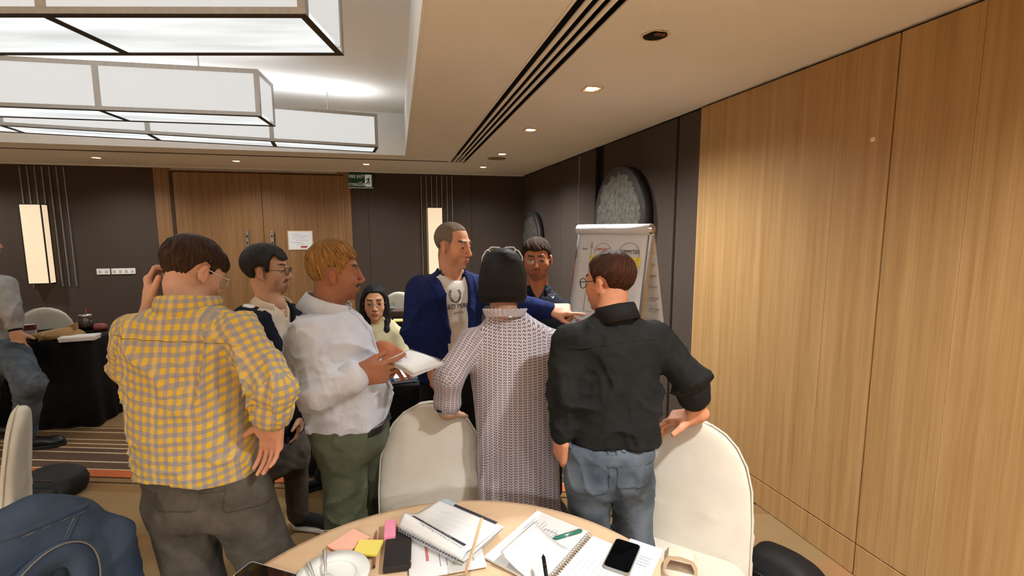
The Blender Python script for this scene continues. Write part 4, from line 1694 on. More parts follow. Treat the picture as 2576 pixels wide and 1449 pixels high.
# ------------------------------------------------ man with dyed hair holding the handout
def man_blond():
    D, yaw = 1.87, R_(92)
    foot = atz(900, 1.95, 0)
    p = person('man with bronze dyed hair in pale shirt and olive trousers holding papers', foot)
    st = stations([(776, 976, 1058, .165), (762, 982, 1020, .175), (750, 980, 985, .18), (736, 966, 930, .19), (726, 948, 880, .195), (728, 936, 835, .19), (746, 908, 798, .15), (774, 880, 778, .085), (794, 862, 766, .055)], D, yaw, 'a')
    tor = loft(st, yaw, 2.3, .012)
    c = at(855, 900, D)
    sR, eR, wR = at(786, 846, 1.74), at(796, 988, 1.67), at(903, 944, 1.70)
    sL, eL, wL = at(872, 830, 2.02), at(928, 930, 2.06), at(962, 880, 1.94)
    eR2 = eR + (wR - eR) * .80
    eL2 = eL + (wL - eL) * .75
    aR1, aR2 = rc(sR, eR, .074, .058), rc(eR, eR2, .058, .046)
    aL1, aL2 = rc(sL, eL, .070, .056), rc(eL, eL2, .054, .044)
    shirt = su(.035, tor, su(.03, aR1, aR2), su(.03, aL1, aL2))
    shirt = disp(shirt, lambda q: folds(18, .020, 31, (1, 1, .7))(q) + folds(42, .007, 6)(q) + crinkle(sR, eR, .011, 70, 5, .8)(q) + crinkle(eR, wR, .011, 80, 6, .25)(q))
    bones = [(tor, frame_torso(c, yaw)), (aR1, frame_limb(sR, eR)), (aR2, frame_limb(eR, wR)), (aL1, frame_limb(sL, eL)), (aL2, frame_limb(eL, wL))]
    A0 = head_axes(yaw)
    nk0 = at(830, 772, 1.87)

    def vneck(q):
        l = (q - nk0) @ A0.T
        return np.maximum(np.abs(l[:, 0]) - np.clip((l[:, 2] + .09) / .09, 0, 1.2) * .040, -l[:, 1])
    shirt = cut(shirt, F(vneck, (-9,) * 3, (9,) * 3), .003)
    shirt = both(shirt, above(at(870, 1056, 1.87)[2]), .008)
    solid('shirt', shirt, .0065, m_whiteshirt, p, bones)
    cf = disp(rc(eR2 - (wR - eR) * .16, eR2 + (wR - eR) * .05, .056, .060), folds(50, .005, 3))
    solid('cuff', cf, .006, m_whiteshirt, p, [(cf, frame_limb(eR, wR))])
    cf = disp(rc(eL2 - (wL - eL) * .16, eL2 + (wL - eL) * .05, .052, .054), folds(50, .005, 3))
    solid('cuff', cf, .006, m_whiteshirt, p, [(cf, frame_limb(eL, wL))])
    A = head_axes(yaw)
    pl = F(lambda q: np.maximum(np.abs((q - c) @ A[0]) - .016, -((q - c) @ A[1])), (-9,) * 3, (9,) * 3)
    seam('placket', tor, .0075, both(pl, both(below(st[-2][0]), above(st[0][0] + .02)), .001), m_whiteshirt, p, .006)
    pk = at(903, 868, 1.74)
    nk = at(826, 766, 1.87)
    collar('collar', p, nk + V(-.005, 0, -.002), yaw, R_(16), .074, .076, 60, .032, .058, .042, m_whiteshirt, .018, .010)
    o, R, s = at(843, 684, 1.87), head_axes(R_(86), R_(3)), .935
    hd = headF(o, R, s, nk + V(0, 0, -.04), (.060, .068), face_w=1.06, jaw=1.1, nose=1.08, sq=-.0002)
    hR = hand(wR, dv(1, -.12, .15), dv(.05, .35, -.95), -1, curls=((14, 18, 10), (22, 24, 12), (30, 30, 16), (38, 34, 18)), thumb=(.35, .85, -.35), forearm=eR, s=1.08, fr=(.047, .036))
    hL = hand(wL, dv(.75, .35, -.45), dv(.1, -.55, -.75), +1, (24, 34, 22), thumb=(.6, .7, -.4), forearm=eL, s=1.05, fr=(.045, .035))
    body(p, [(hd, .0034, face_paint(o, R, s, BROWN, stubble=.22, beard=.95)), (hR, .003, flat(BROWN)), (hL, .003, flat((176, 106, 74))), (grow(tor, -.016), .022, flat(BROWN))])
    poly = [(.118, .055), (.16, .25), (-.25, .25), (-.25, -.088), (-.050, -.094), (-.040, -.06), (-.036, .008), (-.014, .026), (.010, .020), (.014, -.022), (.028, -.022), (.034, .01), (.046, .035), (.062, .058), (.09, .058)]
    hair = hairF(o, R, s, poly, (.004, .002, .010), amp=.0068, k=40, seed=25)
    solid('hair', hair, .003, hair_mat('hair_bronze', (84, 52, 24), (200, 150, 84), .7, 90), p, [(F(lambda q: q[:, 0] * 0, (0,) * 3, (0,) * 3), hair_frame(o, R, s))])
    make_eyes(p, o, R, s)
    pel = stations([(776, 974, 1040, .165), (780, 980, 1075, .17), (788, 978, 1105, .165), (806, 964, 1135, .15)], D, yaw, 'a')
    legs = [(at(866, 1130, 1.79), atz(872, 1.84, .50), atz(866, 1.88, .07), .088, .067, .060), (at(915, 1125, 1.96), atz(956, 2.08, .50), atz(966, 2.14, .07), .086, .068, .060)]
    _, tf = trousers('trousers', p, pel, yaw, legs, m_olive, amp=.009, fold_seed=41)
    zb = at(870, 1050, D)[2]
    seam('belt', tf, .008, both(both(below(zb + .004), above(zb - .026), .002), F(lambda q: .115 - (q - c) @ A[1], (-9,) * 3, (9,) * 3), .002), m_leather, p, .006)
    for an, a in ((legs[0][2], 95), (legs[1][2], 75)):
        shoe(p, an - V(.05, 0, 0), (math.sin(R_(a)), math.cos(R_(a))), m_leather, m_canvas)


# ------------------------------------------------ man in blazer pointing
def man_blazer():
    D, yaw = 2.5, R_(152)
    foot = atz(1135, 2.5, 0)
    p = person('short haired man in royal blue blazer and white t-shirt pointing at flip chart', foot)
    st = stations([(1062, 1205, 940, .62), (1056, 1204, 880, .60), (1052, 1206, 810, .58), (1050, 1212, 760, .56), (1052, 1212, 720, .52), (1068, 1200, 700, .52), (1100, 1174, 686, .72), (1110, 1162, 678, .9)], D, yaw)
    tor = loft(st, yaw, 2.3, .012)
    c = at(1132, 800, D)
    A = head_axes(yaw)
    solid('t_shirt', cut(disp(grow(tor, -.001), folds(24, .008, 51)), rc(at(1137, 690, 2.47), at(1138, 640, 2.46), .062, .075), .004), .0065, m_tee, p, [(tor, frame_torso(c, yaw))])
    sR, eR, wR = at(1056, 728, 2.46), at(1040, 835, 2.40), at(1078, 925, 2.38)
    sL, eL, wL = at(1208, 725, 2.56), at(1296, 768, 2.62), at(1388, 780, 2.58)
    bl = su(.035, grow(tor, .013), su(.03, rc(sR, eR, .070, .058), rc(eR, eR + (wR - eR) * .86, .056, .048)), su(.03, rc(sL, eL, .070, .056), rc(eL, eL + (wL - eL) * .9, .054, .046)))
    zt, zv = at(1130, 668, D)[2], at(1130, 1010, D)[2]

    def opening(q):
        l = (q - np.array([c[0], c[1], 0])) @ A.T
        w = .055 + np.clip((q[:, 2] - zv) / (zt - zv), 0, 1.2) * .030
        return np.maximum(np.abs(l[:, 0] - .020) - w, -l[:, 1])
    op = F(opening, (-9,) * 3, (9,) * 3)
    bl = cut(bl, op, .004)
    bl = cut(bl, rc(at(1134, 684, 2.5), at(1136, 640, 2.5), .070, .080), .006)
    bl = disp(bl, lambda q: folds(20, .008, 61, (1, 1, .8))(q) + crinkle(sR, eR, .009, 60, 7, .8)(q) + crinkle(eR, wR, .009, 70, 8, .2)(q) + crinkle(eL, wL, .007, 70, 9, .4, .8)(q))
    solid('blazer', bl, .0065, m_blazer, p)
    lap = F(lambda q: np.maximum(opening(q) - .045, -opening(q) - .002), (-9,) * 3, (9,) * 3)
    lz0, lz1 = at(1130, 850, D)[2], at(1130, 692, D)[2]

    def lapreg(q):
        t = np.clip((q[:, 2] - lz0) / (lz1 - lz0), 0, 1)
        l = (q - np.array([c[0], c[1], 0])) @ A.T
        return np.maximum(np.maximum(opening(q) - .048 * t, lz0 - q[:, 2]), np.maximum(q[:, 2] - lz1 - .01, -l[:, 1]))
    seam('lapel', bl, .009, both(F(lapreg, (-9,) * 3, (9,) * 3), rbox(at(1130, 770, 2.4), (.3, .3, .25), .01), .001), m_blazer, p, .005)
    nk = at(1137, 694, 2.49)
    b = MB()
    A2 = head_axes(yaw, R_(12))
    b.tube([tuple(nk + V(0, 0, -.004) - np.array(p.location) + V(.066 * math.sin(a), .066 * math.cos(a), -.012 * math.cos(a)) @ A2) for a in np.linspace(0, 6.283, 33)[:-1]], .009, 8, closed=True)
    b.build('neck_band', m_tee, p, True)
    o, R, s = at(1139, 617, 2.48), head_axes(R_(130), R_(8)), .98
    hd = headF(o, R, s, nk + V(0, 0, -.04), (.055, .062), nose=1.12, jaw=1.04)
    hR = hand(wR, dv(.25, 1, -.1), dv(-.9, .1, -.4), -1, (14, 20, 12), forearm=eR, s=1.06)
    hL = hand(wL, dv(1, -.02, -.1), dv(.0, -.75, -.65), +1, curls=((-6, 6, 4), (55, 75, 45), (62, 78, 48), (66, 78, 48)), thumb=(.45, .8, -.55), tbend=35, forearm=eL, s=1.08)
    poly = [(.092, .085), (.16, .25), (-.25, .25), (-.25, -.075), (-.045, -.080), (-.036, -.04), (-.036, .01), (-.01, .028), (.012, .02), (.014, -.02), (.024, -.02), (.034, .02), (.036, .05), (.026, .075), (.05, .088)]
    body(p, [(hd, .0034, face_paint(o, R, s, (208, 150, 116), brow=(34, 26, 22), stubble=.42, scalp=((104, 84, 70), poly, .55))), (hR, .0032, flat((206, 148, 116))), (hL, .003, flat((212, 154, 124))), (grow(tor, -.018), .022, flat(FAIR))])
    hair = local(both(disp(grow(el((0, -.014, .036), (.074, .096, .084)), .0025), folds(160, .0015, 7)), side_region(poly), .003), o, R, s)
    solid('hair', hair, .0034, hair_mat('hair_cropped', (104, 86, 72), (142, 124, 108), .8, 200), p, [(F(lambda q: q[:, 0] * 0, (0,) * 3, (0,) * 3), hair_frame(o, R, s))])
    make_eyes(p, o, R, s)
    # chest print: laurel wreath and lettering on the t-shirt
    ink = mat('shirt_ink', (52, 52, 58), .8)
    fc = at(1146, 770, 2.28)
    W = MB()

    def on_shirt(x, z):
        """point of the shirt front at sideways x, height z in the torso frame"""
        q = np.array([c[0], c[1], 0]) + A[0] * x + A[1] * .5
        for _ in range(30):
            pt = q[None] * 1.0
            pt[0, 2] = z
            q = q - A[1] * float(np.clip(tor(pt)[0] * .8, -.05, .2))
        return np.array([q[0], q[1], z]) + A[1] * .005
    x0, z0 = .028, at(1146, 745, 2.35)[2]
    for sx in (1, -1):
        for t in np.linspace(.15, 1.0, 8):
            an = math.pi * (.5 + t * .86) if sx < 0 else math.pi * (.5 - t * .86)
            an = -math.pi / 2 + sx * (1 - t) * 2.55
            cx, cz = x0 + .030 * math.cos(an), z0 + .036 * math.sin(an)
            for off in (-.004, .004):
                ta = an + sx * (1.2 if off > 0 else 1.9)
                pts = [on_shirt(cx + off * math.cos(an) - .006 * math.cos(ta), cz - .006 * math.sin(ta)), on_shirt(cx + off * math.cos(an), cz), on_shirt(cx + off * math.cos(an) + .006 * math.cos(ta), cz + .006 * math.sin(ta))]
                W.tube([tuple(q - np.array(p.location)) for q in pts], [.0008, .0028, .0008], 6)
    W.build('laurel_emblem', ink, p, True)
    put_text(p, 'lettering', 'FRED PERRY', .034, ink, on_shirt, .020, at(1148, 775, 2.35)[2], A)
    put_text(p, 'small_lettering', 'SINCE 1952', .012, ink, on_shirt, .018, at(1148, 786, 2.35)[2] - .012, A)
    pel = stations([(1064, 1204, 900, .66), (1062, 1206, 960, .68), (1068, 1204, 1010, .68)], D, yaw)
    legs = [(at(1100, 1000, 2.48), atz(1098, 2.46, .5), atz(1100, 2.50, .07), .088, .066, .055), (at(1172, 1000, 2.54), atz(1172, 2.56, .5), atz(1174, 2.58, .07), .088, .066, .055)]
    trousers('trousers', p, pel, yaw, legs, m_blackpant, .010)
    for an, a in ((legs[0][2], 165), (legs[1][2], 140)):
        shoe(p, an + V(-.02, .05, 0), (math.sin(R_(a)), math.cos(R_(a))), m_leather, m_canvas)


def put_text(parent, name, body_, size, material, surf, x, z, A):
    """lettering laid on a curved shirt front"""
    c = bpy.data.curves.new(name, 'FONT')
    c.body, c.size, c.align_x, c.align_y, c.resolution_u = body_, size, 'CENTER', 'CENTER', 2
    c.extrude = .0004
    tmp = bpy.data.objects.new(name, c)
    COL.objects.link(tmp)
    bpy.context.view_layer.update()
    me = bpy.data.meshes.new_from_object(tmp.evaluated_get(bpy.context.evaluated_depsgraph_get()))
    bpy.data.objects.remove(tmp)
    base = np.array(parent.location)
    xs = np.array([v.co[0] for v in me.vertices])
    lut_x = np.linspace(xs.min() - .001, xs.max() + .001, 24)
    # seen from the front the wearer's right is the reader's left
    lut = np.array([surf(x - q, z) for q in lut_x])
    for v in me.vertices:
        q = np.array([np.interp(v.co[0], lut_x, lut[:, i]) for i in range(3)])
        v.co = Vector(q - base + V(0, 0, v.co[1]) + A[1] * (v.co[2] + .001))
    me.materials.clear()
    me.materials.append(material)
    return link(name, me, parent)


# ------------------------------------------------ woman with bob
def woman_bob():
    D, yaw = 1.95, R_(12)
    foot = atz(1300, 1.98, 0)
    p = person('woman with black bob haircut in a grey chain print dress, back turned', foot)
    rows = [(1200, 1415, 1430, .62), (1204, 1408, 1290, .62), (1203, 1406, 1200, .62), (1200, 1405, 1110, .62), (1192, 1404, 1020, .62), (1186, 1404, 940, .62), (1184, 1402, 880, .58), (1196, 1388, 835, .52), (1218, 1352, 805, .58), (1228, 1322, 792, .85), (1234, 1316, 782, .9)]
    st = stations(rows, D, yaw)
    st = [(0.40,) + tuple(st[0][1:])] + st
    tor = loft(st, yaw, 2.25, .01)
    sL, eL, wL = at(1188, 862, 1.93), at(1132, 950, 1.85), at(1128, 1032, 1.90)
    sR, eR, wR = at(1388, 868, 1.95), at(1396, 960, 1.98), at(1340, 985, 2.16)
    aL1, aL2 = rc(sL, eL, .062, .052), su(.02, rc(eL, eL + (wL - eL) * .80, .052, .048), rc(eL + (wL - eL) * .8, eL + (wL - eL) * .9, .048, .040))
    aR1, aR2 = rc(sR, eR, .068, .058), rc(eR, wR, .058, .045)
    dress = su(.035, tor, su(.03, aL1, aL2), su(.03, aR1, aR2))
    zp = at(1300, 1120, D)[2]
    cA = head_axes(yaw)

    def pleat(q):
        l = (q - at(1300, 1000, D)) @ cA.T
        a = np.arctan2(l[:, 0], -l[:, 1])
        return -.009 * np.sin(a * 26 + 2 * np.sin(a * 5)) * np.clip((zp - q[:, 2]) / .35, 0, 1)
    dress = disp(dress, lambda q: folds(16, .010, 71, (1, 1, .5))(q) + pleat(q))
    kc = at(1285, 824, 1.83)
    key = local(el((0, 0, 0), (.0095, .06, .034)), kc, np.array([AX[0], AX[2], -AX[1]]))
    dress = cut(dress, key, .002)
    bones = [(tor, frame_torso(at(1300, 1000, D), yaw, .17)), (aL1, frame_limb(sL, eL)), (aL2, frame_limb(eL, wL)), (aR1, frame_limb(sR, eR)), (aR2, frame_limb(eR, wR))]
    solid('dress', dress, .0065, m_chain, p, bones)
    # ruffled stand collar
    nk = at(1270, 790, 1.93)
    A2 = head_axes(yaw, R_(10))
    b = MB()

    def ruff(u, v):
        a = math.pi + 6.2832 * u
        g = .004 * math.sin(u * 6.2832 * 30) * v
        r = .074 + .012 * v + g
        return tuple(nk - np.array(p.location) + V(r * math.sin(a), r * .98 * math.cos(a), -.012 + .032 * v + .003 * math.sin(u * 6.2832 * 30 + 1) * v) @ A2)
    b.grid(ruff, 180, 5, True)
    ob = b.build('ruffle_collar', mat('ruffle_cloth', (150, 140, 150), .85, rgb2=(210, 202, 206), vscale=320), p, True)
    sol = ob.modifiers.new('thick', 'SOLIDIFY')
    sol.thickness = .003
    MB().lathe([(.0, -.004), (.006, -.002), (.006, .002), (.0, .004)], 12).xf(Matrix.Translation(Vector(at(1284, 797, 1.825) - np.array(p.location)))).build('pearl_button', m_white_plastic, p, True)
    o, R, s = at(1264, 700, 1.97), head_axes(R_(12), R_(12)), .97
    hd = headF(o, R, s, nk + V(0, .01, -.04), (.054, .060))
    hL = hand(at(1128, 1040, 1.90), dv(-.15, .22, .9), dv(-.1, -1, -.1), +1, (14, 40, 26), forearm=eL, s=.94)
    hR = hand(wR, dv(-1, -.2, .3), dv(0, -.2, -1), -1, (15, 25, 15), forearm=eR, s=.94)
    body(p, [(hd, .0036, face_paint(o, R, s, TAN)), (hL, .003, flat(TAN)), (hR, .004, flat(TAN)), (grow(dress, -.012), .022, flat((222, 170, 138))),
             (su(.02, rc(atz(1260, 1.95, .55), atz(1262, 1.95, .09), .055, .04), rc(atz(1345, 1.98, .55), atz(1345, 1.98, .09), .055, .04)), .01, flat(TAN))])
    bob = loft([(-.108, 0, -.020, .090, .086), (-.085, 0, -.018, .102, .106), (-.04, 0, -.014, .104, .118), (.02, 0, -.010, .099, .118), (.065, 0, -.010, .088, .108), (.098, 0, -.010, .070, .088), (.117, 0, -.010, .046, .058), (.129, 0, -.01, .016, .020)], 0, 2.1, .02)
    bob = cut(bob, F(lambda q: np.maximum(np.maximum(np.abs(q[:, 0]) - .058, -(q[:, 1] - .035)), q[:, 2] - .055), (-1,) * 3, (1,) * 3), .01)
    bob = disp(bob, strands(.0014, 60, 7))
    solid('hair', local(bob, o, R, s), .0038, hair_mat('hair_black', (11, 10, 10), (26, 23, 21), .5), p, [(F(lambda q: q[:, 0] * 0, (0,) * 3, (0,) * 3), hair_frame(o, R, s))])
    make_eyes(p, o, R, s)
    g = glasses(p, o + V(0, 0, 0.0), R @ np.eye(3), s, m_rimclear, 'rect', y=.066, z=.132, h=.026, w=.050, thick=.0030, ear=False)
    T = lambda q: tuple(o - np.array(p.location) + s * (np.array(q) @ R))
    arm = MB()
    for sx in (1, -1):
        arm.tube([T((sx * .0575, .062, .136)), T((sx * .072, .05, .126)), T((sx * .086, .02, .096)), T((sx * .088, .01, .075))], .0026, 6)
    arm.build('glasses_arms', m_rimclear, g, True)
    for px, d in ((1262, 1.95), (1345, 1.98)):
        a = atz(px, d, 0)
        shoe(p, a - V(.0, .05, 0), (math.sin(yaw), math.cos(yaw)), m_leather, m_canvas, .235)
    return wL


# ------------------------------------------------ man in navy polo
def man_polo():
    D, yaw = 2.90, R_(194)
    foot = atz(1350, 2.92, 0)
    p = person('man with glasses in navy polo shirt standing beside the flip chart', foot)
    st = stations([(1280, 1428, 960, .66), (1276, 1430, 890, .64), (1274, 1432, 830, .62), (1276, 1430, 785, .58), (1290, 1416, 752, .52), (1318, 1388, 730, .66), (1326, 1380, 716, .9)], D, yaw)
    tor = loft(st, yaw, 2.3, .012)
    c = at(1353, 850, D)
    sR, eR, wR = at(1284, 778, 2.90), at(1272, 870, 2.90), at(1290, 960, 2.82)
    sL, eL, wL = at(1418, 782, 2.90), at(1420, 872, 2.92), at(1405, 960, 2.84)
    sh = su(.03, tor, rc(sR, eR, .068, .058), rc(sL, eL, .066, .056))
    A = head_axes(yaw)
    nk = at(1352, 724, D)

    def vneck(q):
        l = (q - nk) @ A.T
        return np.maximum(np.abs(l[:, 0]) - np.clip((l[:, 2] + .075) / .075, 0, 1.2) * .034, -l[:, 1])
    sh = cut(sh, F(vneck, (-9,) * 3, (9,) * 3), .003)
    sh = disp(sh, folds(24, .007, 81))
    solid('polo_shirt', sh, .0075, m_polo, p)
    collar('collar', p, nk, yaw, R_(10), .064, .066, 66, .020, .040, .030, m_polo, .016, .006)
    b = MB()
    b.tube([tuple(nk - np.array(p.location) + V(.060 * math.sin(a), .064 * math.cos(a) - .004, -.014 - .024 * max(0, math.cos(a))) @ A) for a in np.linspace(-1.5, 1.5, 18)], .004, 6)
    b.build('undershirt_band', m_tee, p, True)
    o, R, s = at(1350, 650, 2.86), head_axes(R_(198), R_(7), R_(-2)), .97
    hd = headF(o, R, s, nk + V(0, 0, -.05), (.060, .068), face_w=1.15, jaw=1.12, nose=1.08)
    hR = hand(wR, dv(.1, 1, 0), dv(-1, 0, -.2), -1, (18, 26, 16), forearm=eR)
    hL = hand(wL, dv(-.1, 1, 0), dv(1, 0, -.2), +1, (18, 26, 16), forearm=eL)
    body(p, [(hd, .0032, face_paint(o, R, s, (178, 112, 76), stubble=.3, beard=.3)), (hR, .004, flat(BROWN)), (hL, .004, flat(BROWN)), (grow(tor, -.02), .022, flat(BROWN))])
    poly = [(.135, .050), (.16, .25), (-.25, .25), (-.25, -.075), (-.045, -.080), (-.036, -.04), (-.036, .01), (-.012, .03), (.010, .024), (.014, -.014), (.030, -.014), (.038, .02), (.046, .045), (.066, .064), (.095, .052)]
    hair = hairF(o, R, s, poly, (.010, .004, .004), amp=.0060, k=24, seed=35)
    solid('hair', hair, .0034, hair_mat('hair_brown_black', (20, 13, 9), (70, 48, 26), .85, 60), p, [(F(lambda q: q[:, 0] * 0, (0,) * 3, (0,) * 3), hair_frame(o, R, s))])
    make_eyes(p, o, R, s)
    glasses(p, o, R, s, m_rimsilver, 'rect', h=.030, w=.052, thick=.0011, fw=1.15)
    ink = mat('pale_embroidery', (206, 208, 212), .8)

    def on_shirt(x, z):
        q = np.array([c[0], c[1], 0]) + A[0] * x + A[1] * .5
        for _ in range(30):
            pt = q[None] * 1.0
            pt[0, 2] = z
            q = q - A[1] * float(np.clip(sh(pt)[0] * .7, -.05, .2))
        return np.array([q[0], q[1], z]) + A[1] * .002
    lz = at(1393, 746, 2.76)[2]
    put_text(p, 'logo_script', 'Callaway', .0155, ink, on_shirt, -.082, lz, A)
    q = MB()
    for a, b2 in (((-.080, lz - .010), (-.087, lz - .022)), ((-.094, lz - .010), (-.087, lz - .022))):
        q.tube([tuple(on_shirt(*a) - np.array(p.location)), tuple(on_shirt(*b2) - np.array(p.location))], [.0026, .0012], 6)
    q.build('logo_chevron', ink, p)
    pel = stations([(1282, 1424, 930, .68), (1280, 1426, 990, .7), (1286, 1420, 1040, .7)], D, yaw)
    legs = [(at(1318, 1020, D), atz(1315, 2.90, .5), atz(1312, 2.92, .07), .088, .066, .055), (at(1388, 1020, D), atz(1390, 2.92, .5), atz(1392, 2.94, .07), .088, .066, .055)]
    trousers('trousers', p, pel, yaw, legs, m_blackpant, .011)
    for an, a in ((legs[0][2], 205), (legs[1][2], 185)):
        shoe(p, an + V(.0, .05, 0), (math.sin(R_(a)), math.cos(R_(a))), m_leather, m_canvas)


# ------------------------------------------------ man in black shirt
def man_black():
    D, yaw = 1.70, R_(16)
    foot = atz(1535, 1.74, 0)
    p = person('man in black shirt and faded blue jeans leaning on a covered chair', foot)
    st = stations([(1436, 1650, 1132, .66), (1438, 1650, 1090, .66), (1436, 1652, 1020, .64), (1432, 1656, 950, .60), (1430, 1660, 890, .56), (1440, 1652, 845, .52), (1468, 1622, 808, .52), (1508, 1594, 788, .66), (1526, 1578, 774, .85)], D, yaw)
    tor = loft(st, yaw, 2.35, .012)
    sL, eL, wL = at(1446, 868, 1.69), at(1424, 985, 1.66), at(1412, 1100, 1.66)
    sR, eR, wR = at(1646, 858, 1.70), at(1736, 950, 1.68), at(1750, 1044, 1.74)
    eR2 = eR + (wR - eR) * .34
    aL1, aL2 = rc(sL, eL, .070, .058), rc(eL, wL + (eL - wL) * .1, .056, .044)
    aR1, aR2 = rc(sR, eR, .070, .056), rc(eR, eR2, .056, .052)
    shirt = su(.03, tor, su(.03, aL1, aL2), su(.03, aR1, aR2))
    shirt = disp(shirt, lambda q: folds(17, .014, 91, (1, 1, .9))(q) + folds(42, .007, 12)(q) + crinkle(sR, eR, .007, 65, 13, .7)(q) + crinkle(sL, eL, .010, 65, 14, .9)(q) + crinkle(eL, wL, .010, 70, 15, .3)(q))
    hz = at(1540, 1124, 1.66)[2]
    shirt = both(shirt, F(lambda q: (hz + .010 * np.cos((q[:, 0] - at(1540, 1124, 1.66)[0]) * 14)) - q[:, 2], (-9, -9, hz - .01), (9, 9, 9)), .004)
    solid('shirt', shirt, .0065, m_blackshirt, p)
    cf = disp(rc(eR2 - (wR - eR) * .1, eR2 + (wR - eR) * .14, .060, .056), folds(50, .005, 3))
    solid('cuff', cf, .006, m_blackshirt, p)
    nk = at(1550, 780, 1.70)
    collar('collar', p, nk + V(0, 0, -.012), yaw, R_(8), .060, .064, 50, .034, .054, .03, m_blackshirt, .006, roll=R_(10))
    yk = at(1545, 880, 1.62)
    seam('yoke_seam', shirt, .003, slab(at(1545, 868, 1.6), V(-.10, 0, 1), .0025, rbox(at(1545, 868, 1.56), (.17, .09, .04), .001)), mat('dark_stitch', (20, 20, 20), .9), p)
    o, R, s = at(1532, 710, 1.84), head_axes(R_(-30), R_(5), R_(-3)), .935
    hd = headF(o, R, s, nk + V(-.01, .03, -.03), (.058, .056), face_w=1.04)
    hR = hand(wR, dv(-.80, .25, .55), dv(-.1, -1, -.25), -1, curls=((20, 40, 24), (24, 42, 26), (26, 44, 26), (30, 44, 26)), thumb=(.85, .50, -.12), forearm=eR, s=1.05, fr=(.045, .033))
    hL = hand(wL, dv(-.02, 1, .35), dv(-1, 0, -.4), -(-1), (20, 30, 16), forearm=eL, s=1.0)
    body(p, [(hd, .0034, face_paint(o, R, s, (206, 140, 104), stubble=.1)), (hR, .003, flat((208, 144, 108))), (hL, .0034, flat((208, 144, 108))), (grow(tor, -.018), .022, flat(TAN))])
    poly = [(.115, .062), (.16, .25), (-.25, .25), (-.25, -.072), (-.050, -.078), (-.040, -.045), (-.036, .010), (-.012, .028), (.010, .022), (.014, -.012), (.028, -.012), (.034, .02), (.046, .040), (.060, .066), (.085, .070)]
    hair = hairF(o, R, s, poly, (.004, .004, .004), amp=.0036, k=34, seed=45)
    solid('hair', hair, .0034, hair_mat('hair_red_brown', (30, 16, 10), (92, 52, 30), .55, 70), p, [(F(lambda q: q[:, 0] * 0, (0,) * 3, (0,) * 3), hair_frame(o, R, s))])
    make_eyes(p, o, R, s)
    glasses(p, o, R, s, m_rimdark, 'round', h=.042, w=.050, y=.112, thick=.0018, fw=1.04)
    pel = stations([(1420, 1640, 1108, .68), (1418, 1642, 1150, .70), (1420, 1640, 1190, .72), (1432, 1630, 1222, .70)], 1.70, yaw)
    legs = [(at(1478, 1210, 1.68), atz(1490, 1.72, .47), atz(1500, 1.76, .07), .080, .066, .060), (at(1588, 1210, 1.72), atz(1596, 1.76, .47), atz(1600, 1.80, .07), .076, .064, .056)]
    tr, tf = trousers('jeans', p, pel, yaw, legs, m_bluejean, amp=.008, fold_seed=55)
    B3 = np.array([AX[0], AX[2], -AX[1]])
    for (x, y, w) in ((1482, 1205, .066), (1598, 1188, .052)):
        cc = at(x, y, 1.55)
        pocket(p, tf, cc, B3, w, .072, m_bluejean)
    seam('centre_seam', tf, .004, local(rbox((0, 0, 0), (.004, .2, .075), .002), at(1540, 1180, 1.55), B3), m_bluejean, p, .004)
    zb = at(1530, 1128, 1.66)[2]
    wbn = seam('waistband', tf, .005, both(below(zb + .004), above(zb - .034), .001), m_bluejean, p, .0055)
    for px in (1440, 1578):
        seam('belt_loop', tf, .010, local(rbox((0, 0, 0), (.008, .12, .028), .004), at(px, 1128, 1.56), B3), m_bluejean, p, .004)
    for an, a in ((legs[0][2], 10), (legs[1][2], 25)):
        shoe(p, an - V(0, .05, 0), (math.sin(R_(a)), math.cos(R_(a))), m_leather, m_canvas)


